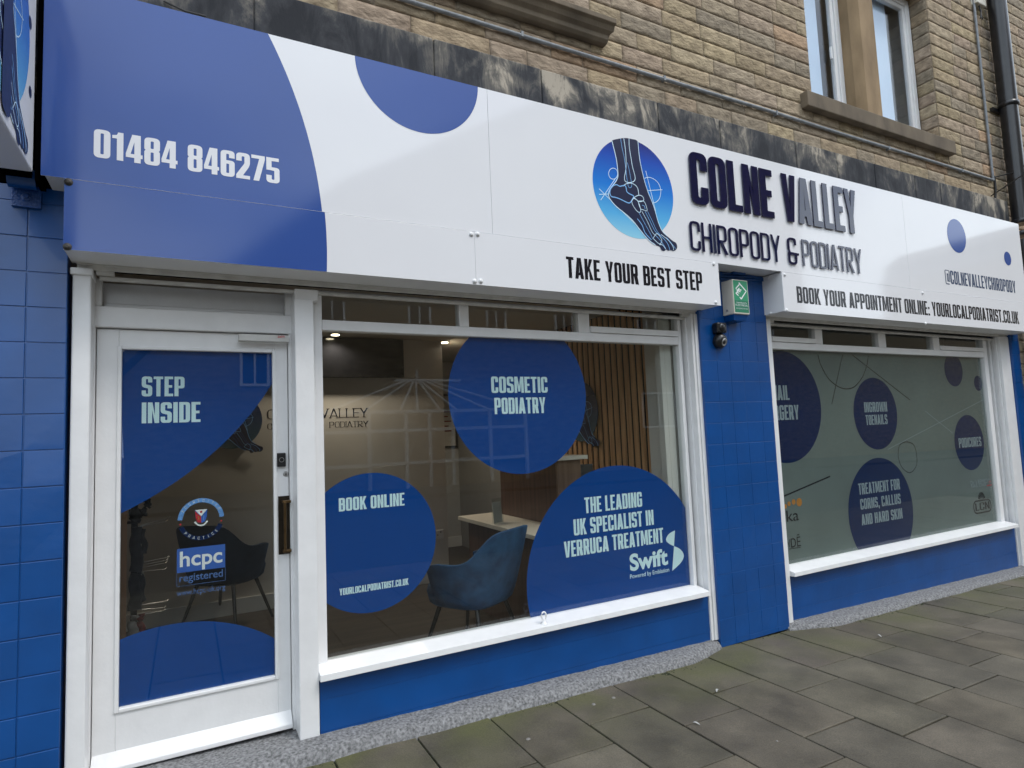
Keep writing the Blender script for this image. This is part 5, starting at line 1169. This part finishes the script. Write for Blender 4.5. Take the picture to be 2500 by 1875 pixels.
# wall lettering in serif capitals
WLt = thing('wall_lettering', (1.0, 2.528, 1.6), 'dark serif lettering COLNE VALLEY CHIROPODY & PODIATRY on the partition wall', 'wall lettering')
yw_ = 2.5285
mb = MB(); zS = lambda x, y: (480+x/4.608, 960+y/4.608)
a, b, c_, d = at(*zS(795, 290), yw_), at(*zS(1925, 268), yw_), at(*zS(800, 185), yw_), at(*zS(1930, 165), yw_)
zb1, zt1 = (a[1]+b[1])/2, (c_[1]+d[1])/2; v0 = at(*zS(1395, 275), yw_)[0]
sign_text(mb, 'VALLEY', v0, b[0], zb1, zt1, yw_, st=SERIF, gap=.10); sign_text(mb, 'COLNE', a[0], v0-.09, zb1, zt1, yw_, st=SERIF, gap=.10)
a2, b2, c2, d2 = at(*zS(797, 408), yw_), at(*zS(1930, 375), yw_), at(*zS(797, 340), yw_), at(*zS(1930, 312), yw_)
zb2, zt2 = (a2[1]+b2[1])/2, (c2[1]+d2[1])/2; p0 = at(*zS(1495, 385), yw_)[0]
sign_text(mb, 'PODIATRY', p0, b2[0], zb2, zt2, yw_, st=SERIF, gap=.10); sign_text(mb, 'CHIROPODY', a2[0], p0-.16, zb2, zt2, yw_, st=SERIF, gap=.10); sign_text(mb, '&', p0-.12, p0-.05, zb2, zt2, yw_, st=SERIF)
# serifs
def serifs(text, x0, x1, z0, z1, gap=.10):
    W_ = layout(text, SERIF, gap)[1]; k = (x1-x0)/W_; x = 0; h_ = z1-z0
    for ch in text:
        if ch == ' ': x += .24; continue
        adv = glyph(ch, *SERIF)[1]; v_ = SERIF[1]
        feet = {'L': [(v_/2, 0), (v_/2, 1)], 'E': [(v_/2, 0), (v_/2, 1)], 'N': [(v_/2, 0), (v_/2, 1), (adv-v_/2, 1)], 'H': [(v_/2, 0), (v_/2, 1), (adv-v_/2, 0), (adv-v_/2, 1)], 'I': [(v_/2, 0), (v_/2, 1)], 'P': [(v_/2, 0), (v_/2, 1)], 'R': [(v_/2, 0), (v_/2, 1), (adv-v_/2, 0)], 'D': [(v_/2, 0), (v_/2, 1)], 'A': [(v_/2, 0), (adv-v_/2, 0)], 'V': [(v_/2, 1), (adv-v_/2, 1)], 'Y': [(v_/2, 1), (adv-v_/2, 1), (adv/2, 0)], 'T': [(adv/2, 0)]}.get(ch, [])
        for fx, fz in feet:
            X = x0+(x+fx)*k; Z = z0 if fz == 0 else z1-h_*.05; wd = .15*k; plate(mb, [(X-wd, Z), (X+wd, Z), (X+wd, Z+h_*.05), (X-wd, Z+h_*.05)], yw_-.001)
        x += adv+gap
serifs('VALLEY', v0, b[0], zb1, zt1); serifs('COLNE', a[0], v0-.09, zb1, zt1); serifs('PODIATRY', p0, b2[0], zb2, zt2); serifs('CHIROPODY', a2[0], p0-.14, zb2, zt2)
part('serif_letters', mb, 'ink', WLt)
# plaques
e1, e2, e3 = at(*zS(738, 330), yw_-.02), at(*zS(380, 625), yw_-.02), at(*zS(700, 190), yw_-.02)
prd = .245; pcx = e1[0]-prd; pcz = e2[1]+prd
K1 = thing('foot_emblem_plaque', (pcx, 2.52, pcz), 'round x-ray foot emblem on the partition wall left of the serif lettering', 'plaque', 'foot emblem plaques')
mb = foot_logo(lambda a, b, l: (pcx+a*prd, pcz+b*prd, 2.505-l*.0003)); mb.lathe((pcx, 2.528, pcz), (0, -1, 0), [(0, prd*.99), (.0225, prd*.99)], 48, 1)
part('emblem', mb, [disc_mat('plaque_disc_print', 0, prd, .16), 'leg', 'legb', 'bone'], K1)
ya, za = atx(1250+697/3.318, 985, 3.12); yb2, zb2_ = atx(1250+560/3.318, 650+1420/3.318, 3.12); prd = .27
kcy = ya+prd; kcz = zb2_+prd
K2 = thing('foot_emblem_plaque', (3.118, kcy, kcz), 'round x-ray foot emblem mounted on the oak slats', 'plaque', 'foot emblem plaques')
mb = foot_logo(lambda a, b, l: (3.113-l*.0003, kcz+b*prd, kcy-a*prd)); mb.lathe((3.121, kcy, kcz), (-1, 0, 0), [(0, prd*.99), (.0075, prd*.99)], 48, 1)
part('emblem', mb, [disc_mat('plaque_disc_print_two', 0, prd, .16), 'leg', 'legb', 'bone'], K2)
# frames on the far wall
def picture(label, p0, p1, y=4.19):
    a, b = at(*p0, y), at(*p1, y); t = thing('picture_frame', ((a[0]+b[0])/2, y, b[1]), label, 'picture', 'framed posters on the far wall')
    part('frame', frame(a[0], b[0], b[1], a[1], .025, y-.02, y+.005), 'black', t); m_ = MB(); m_.box(a[0]+.02, b[0]-.02, y-.005, y+.004, b[1]+.02, a[1]-.02)
    for k in range(5): z_ = b[1]+(a[1]-b[1])*(.3+.09*k); m_.box(a[0]+.08, b[0]-.08-.04*(k % 2), y-.0065, y-.0052, z_, z_+.018, 1)
    part('poster', m_, ['paper', 'sock3'], t)
picture('black framed poster with red and black print, nearer the partition', (1040, 963), (1117, 1092))
picture('dark framed poster beside the red print one', (1119, 1040), (1175, 1085))
a = at(1060+165/4.25, 810+268/4.25, 4.15); mb = MB(); mb.lathe((a[0], 4.195, a[1]), (0, -1, 0), [(0, .055), (.04, .055), (.05, .045)], 20); part('alarm_bell', mb, 'red', None, label='round red fire alarm sounder high on the far wall', cat='alarm bell', loc=(a[0], 4.19, a[1]))
a = at(1050+155/6.38, 1180+795/6.38, 2.52); SK = thing('wall_socket', (a[0], 2.525, a[1]), 'white double power socket low on the partition wall', 'socket')
mb = MB(); mb.box(a[0]-.065, a[0]+.035, 2.515, 2.529, a[1]-.043, a[1]+.043); part('face_plate', mb, 'skirt', SK, bevel=.003); mb = MB(); mb.box(a[0]-.03, a[0]-.022, 2.512, 2.514, a[1]-.012, a[1]+.005).cut(); mb.box(a[0]+.0, a[0]+.012, 2.511, 2.5148, a[1]+.018, a[1]+.03); part_each('switch', mb, 'black', SK)
# ceiling lamps
def lamp(label, px, py):
    x, y = atz(px, py, 2.474); t = thing('ceiling_spotlight', (x, y, 2.48), label, 'spotlight', 'recessed ceiling spotlights')
    m_ = MB(); m_.lathe((x, y, 2.4795), (0, 0, -1), [(0, .055), (.006, .055), (.008, .045)], 24); part('bezel', m_, 'skirt', t)
    m_ = MB(); m_.lathe((x, y, 2.471), (0, 0, -1), [(0, .036), (.002, .034)], 20); part('lit_lens', m_, 'lamp', t)
    l_ = bpy.data.lights.new('spot_glow', 'SPOT'); l_.energy = LAMPW; l_.color = (1, .88, .74); l_.spot_size = R_(150); l_.spot_blend = .6; l_.shadow_soft_size = .04
    lo = bpy.data.objects.new('spot_glow', l_); COL.objects.link(lo); lo.parent = t; lo.location = (0, 0, -.02)
LAMPW = 22
lamp('lit ceiling spotlight by the partition wall end', 1085, 836); lamp('lit ceiling spotlight in front of the black television', 818.5, 817)
# sock display in the door
SD = thing('sock_display', (-.3, .95, ZF), 'tall hook stand hung with socks just inside the door', 'display stand')
ysd = .95; ax_l = at(292, 1400, ysd)[0]; ax_r = at(319, 1400, ysd)[0]
mb = MB(); mb.box(ax_l-.25, ax_l+.005, ysd-.02, ysd+.4, ZF, 1.75); part('side_board', mb, 'brown', SD)
mb = MB(); mb.box(ax_r-.0, ax_r+.03, ysd, ysd+.06, ZF, 1.62); part('upright', mb, 'dark', SD)
mb = MB()
for (x0, y0, x1, y1) in ((270, 395, 590, 325), (300, 380, 625, 285), (295, 800, 610, 730), (290, 835, 600, 760), (285, 862, 590, 790), (215, 910, 585, 860), (305, 1275, 600, 1222), (300, 1330, 575, 1293), (215, 1405, 570, 1325)):
    a = at(*q(x0, y0), ysd+.02); b = at(*q(x1-22, y1+15), ysd+.1); c_ = at(*q(x1, y1-5), ysd+.12); mb.tube([(a[0], ysd+.02, a[1]), (b[0], ysd+.1, b[1]), (c_[0], ysd+.12, c_[1])], .0028, 6); mb.cut()
part_each('hook', mb, 'steel', SD)
def sock(p0, p1, w_, m):
    a, b = at(*q(*p0), ysd-.03), at(*q(*p1), ysd-.03); n = 10; mb = MB(); vs = []
    pts = []; 
    for i in range(n+1):
        t = i/n; x = a[0]+(b[0]-a[0])*t+.006*math.sin(t*9+p0[0]); z_ = a[1]+(b[1]-a[1])*t; pts.append((x, ysd-.03+.006*math.cos(t*7), z_))
    mb.tube(pts, w_*.5, 10, r2=w_*.62); part('sock', mb, m, SD)
for p0, p1, w_, m in (((235, 180), (225, 360), .055, 'sock1'), ((365, 90), (370, 170), .03, 'sock1'), ((320, 190), (320, 270), .03, 'sock1'), ((240, 400), (245, 900), .055, 'sock1'), ((310, 420), (335, 700), .03, 'sock1'), ((248, 410), (256, 560), .016, 'sock2'), ((235, 930), (235, 1330), .06, 'sock1'), ((300, 900), (310, 1240), .03, 'sock1'), ((300, 880), (306, 980), .012, 'sock2'), ((215, 1400), (205, 1620), .05, 'sock2'), ((290, 1380), (290, 1590), .035, 'sock3')): sock(p0, p1, w_, m)

# ------------------------------------------------------------------ across the street (mostly seen in the glass and the gloss)
OB = thing('opposite_building', (12, -18, 0), 'tall sandstone building with a gabled roof across the road', 'building')
mb = MB(); poly = [(-1.6, -.2), (-1.79, 3.6), (-1.45, 4.0), (-.45, 5.1), (4.9, 10.0), (12.1, 14.2), (14.2, 15.5), (29, 15.5), (29, -.6)]
mb.prism(poly, -26, -18); part('wall', mb, 'oppst', OB)
mb = MB()
for (a, b) in zip(poly[1:6], poly[2:7]): mb.prism([(a[0]-.2, a[1]+.05), (b[0]-.2, b[1]+.05), (b[0]-.2, b[1]+.45), (a[0]-.2, a[1]+.45)], -26, -17.7)
mb.prism([(14.0, 15.5), (29.3, 15.5), (29.3, 15.9), (14.0, 15.9)], -26, -17.6); part('roof', mb, 'roofs', OB)
for (x, z_, w_, h_) in ((1.5, 3.4, .9, 1.5), (4.0, 5.6, .9, 1.5), (7.2, 5.6, .9, 1.5), (10.4, 5.6, .9, 1.5), (13.6, 5.6, .9, 1.5), (10.4, 9.4, .9, 1.5), (13.6, 9.4, .9, 1.5), (18, 5.6, 1.1, 1.6), (22, 5.6, 1.1, 1.6), (26, 5.6, 1.1, 1.6), (18, 9.4, 1.1, 1.6), (22, 9.4, 1.1, 1.6), (26, 9.4, 1.1, 1.6), (18, 1.5, 2, 1.6), (23, 1.5, 2, 1.6)):
    o = part('window', frame(x, x+w_, z_, z_+h_, .08, -18.0, -17.94), 'white', OB); m_ = MB(); m_.box(x+.05, x+w_-.05, -18.02, -17.98, z_+.05, z_+h_-.05); m_.box(x+w_/2-.03, x+w_/2+.03, -17.98, -17.95, z_+.05, z_+h_-.05, 1); part('pane', m_, ['screen', 'white'], o)
mbx = None
OB3 = thing('opposite_building', (-24, -18, 0), 'unseen lower sandstone building to the left on the far side, added to block low sky', 'building')  # out of view; added to cut the low sky light from the left
mb = MB(); mb.prism([(-50, 0), (-50, 8), (-9, 8), (-9, 0)], -26, -18); part('wall', mb, 'oppst', OB3); mb = MB(); mb.prism([(-50.3, 8.01), (-50, 10.5), (-9, 10.5), (-8.7, 8.01)], -26, -17.8); part('roof', mb, 'roofs', OB3)
OB2 = thing('opposite_building', (52, -18, 0), 'further sandstone building down the road on the far side', 'building')
mb = MB(); mb.prism([(29.01, -1), (29.01, 6.6), (37, 6.6), (37.5, 7.6), (44, 7.6), (44.2, 6.4), (50, 7.4), (50, 12.2), (51.2, 12.9), (51.2, 13.5), (53, 14.6), (75, 14.6), (75, -1.5)], -26, -18.02); part('wall', mb, 'oppst', OB2)
mb = MB(); mb.prism([(49.7, 12.3), (50.9, 13.0), (50.9, 13.8), (53, 15.0), (75, 15.0), (75, 14.62), (53, 14.62), (51.19, 13.55), (51.19, 12.95), (50, 12.22)][::-1], -26.2, -17.7); part('roof', mb, 'roofs', OB2)
MT['cvf'] = mat('weathered_white_frame', (.62, .62, .60), .5)
CV = thing('conservatory', (7, -16, 0), 'white framed glazed porch with a hipped glass roof across the road', 'conservatory')
mb = MB(); ax, az = 7.0, 3.45; ex0, ex1, ez = 3.6, 10.6, 2.35
for x in (ex0, 5.0, 6.2, 7.0, 7.8, 9.2, ex1): mb.box(x-.05, x+.05, -15.55, -15.45, -.1, ez)
for z_ in (ez, 1.75, .7): mb.box(ex0-.05, ex1+.05, -15.56, -15.44, z_-.05, z_+.05)
for x in (ex0, 4.8, 6.0, 6.6, 7.4, 8.0, 9.2, ex1): mb.tube([(ax+(x-ax)*.12, -16.6, az), (x, -15.5, ez)], .04, 6)
mb.tube([(ax-.8, -16.6, az), (ax+1.6, -16.6, az)], .06, 8); mb.lathe((ax, -16.6, az), (0, 0, 1), [(0, .08), (.15, .04), (.2, .07), (.4, .01)], 10)
part('frame', mb, 'cvf', CV)
mb = MB(); mb.box(ex0, ex1, -18, -15.6, -.2, .6); part('dwarf_wall', mb, 'oppst', CV)

# ------------------------------------------------------------------ litter on the paving
def on_ground(px, py, z=None):
    x, y = atz(px, py, 0.0)
    for _ in range(4): x, y = atz(px, py, zg(x)+.003)
    return x, y, zg(x)+.003
for i, (px_, py_, L2, lab) in enumerate([(800+1755/1.301, 1400+200/1.301, .05, 'pale feather on the paving near the right window'), (800+1240/1.301, 1400+375/1.301, .045, 'small white feather on the paving in front of the pier'), (800+1172/1.301, 1400+480/1.301, .04, 'thin curled feather on the slabs at the bottom centre')]):
    x, y, z_ = on_ground(px_, py_); n = 12; mb = MB(); a = rnd.uniform(0, 3); vs = []
    for k in range(n+1):
        t = k/n; w_ = .006*math.sin(math.pi*t)**.7; cx_, cy_ = x+(t-.5)*L2*math.cos(a), y+(t-.5)*L2*math.sin(a)+.008*math.sin(t*3); zz = z_+.004+.006*math.sin(t*3.1)
        vs += [(cx_-w_*math.sin(a), cy_+w_*math.cos(a), zz), (cx_+w_*math.sin(a), cy_-w_*math.cos(a), zz), (cx_+w_*math.sin(a)*.9, cy_-w_*math.cos(a)*.9, zz-.0015), (cx_-w_*math.sin(a)*.9, cy_+w_*math.cos(a)*.9, zz-.0015)]
    mb.add(vs, [(4*k+p, 4*k+(p+1) % 4, 4*k+4+(p+1) % 4, 4*k+4+p) for k in range(n) for p in range(4)]); part('feather', mb, 'feather', None, label=lab, cat='feather', loc=(x, y, z_))
gums = [(800+845/1.301, 1400+415/1.301, 'pale round blob of gum left of two on the algae-green slab'), (800+908/1.301, 1400+394/1.301, 'pale blob of gum right of two on the algae-green slab'), (800+1427/1.301, 1400+532/1.301, 'tiny white blob of gum on the slab at bottom right'), (800+637/1.301, 1400+525/1.301, 'pale blob of gum on the slab below the clear window'), (800+318/1.301, 1400+508/1.301, 'tiny white speck of gum close to the plinth near the door')]
for px_, py_, lab in gums:
    x, y, z_ = on_ground(px_, py_); mb = MB(); r0 = .012 if 'tiny' not in lab else .006; vs = [(x+r0*math.cos(k*math.pi/6)*rnd.uniform(.8, 1.2), y+r0*math.sin(k*math.pi/6)*rnd.uniform(.8, 1.2), z_-.002) for k in range(12)]+[(x+r0*.7*math.cos(k*math.pi/6), y+r0*.7*math.sin(k*math.pi/6), z_+.002) for k in range(12)]
    mb.add(vs, [(k, (k+1) % 12, 12+(k+1) % 12, 12+k) for k in range(12)]+[tuple(range(12, 24))], 0, True); part('chewing_gum', mb, 'gum', None, label=lab, cat='chewing gum', loc=(x, y, z_), group='trodden gum on the paving')
x, y, z_ = on_ground(800+537/1.301, 1400+428/1.301); mb = MB(); mb.add([(x-.018, y, z_+.002), (x, y-.008, z_+.006), (x+.02, y+.003, z_+.003), (x+.002, y+.009, z_+.009), (x-.018, y, z_+.0005), (x, y-.008, z_+.0045), (x+.02, y+.003, z_+.0015), (x+.002, y+.009, z_+.0075)], [(0,1,2,3), (7,6,5,4), (0,4,5,1), (1,5,6,2), (2,6,7,3), (3,7,4,0)]); part('fallen_leaf', mb, 'leafm', None, label='small red-brown fallen leaf at the foot of the plinth', cat='leaf', loc=(x, y, z_))
# bin empty placeholder meshes of grouping parts
for o in list(COL.objects):
    if o.type == 'MESH' and len(o.data.vertices) == 0:
        kids = list(o.children); e = bpy.data.objects.new('tmp', None); nm = o.name; ks = {k: o[k] for k in o.keys()}; par = o.parent; lc = o.location.copy()
        me = o.data; COL.objects.link(e); e.parent = par; e.location = lc; e.empty_display_size = .1
        for k in ks: e[k] = ks[k]
        for c in kids: c.parent = e
        bpy.data.objects.remove(o); bpy.data.meshes.remove(me); e.name = nm
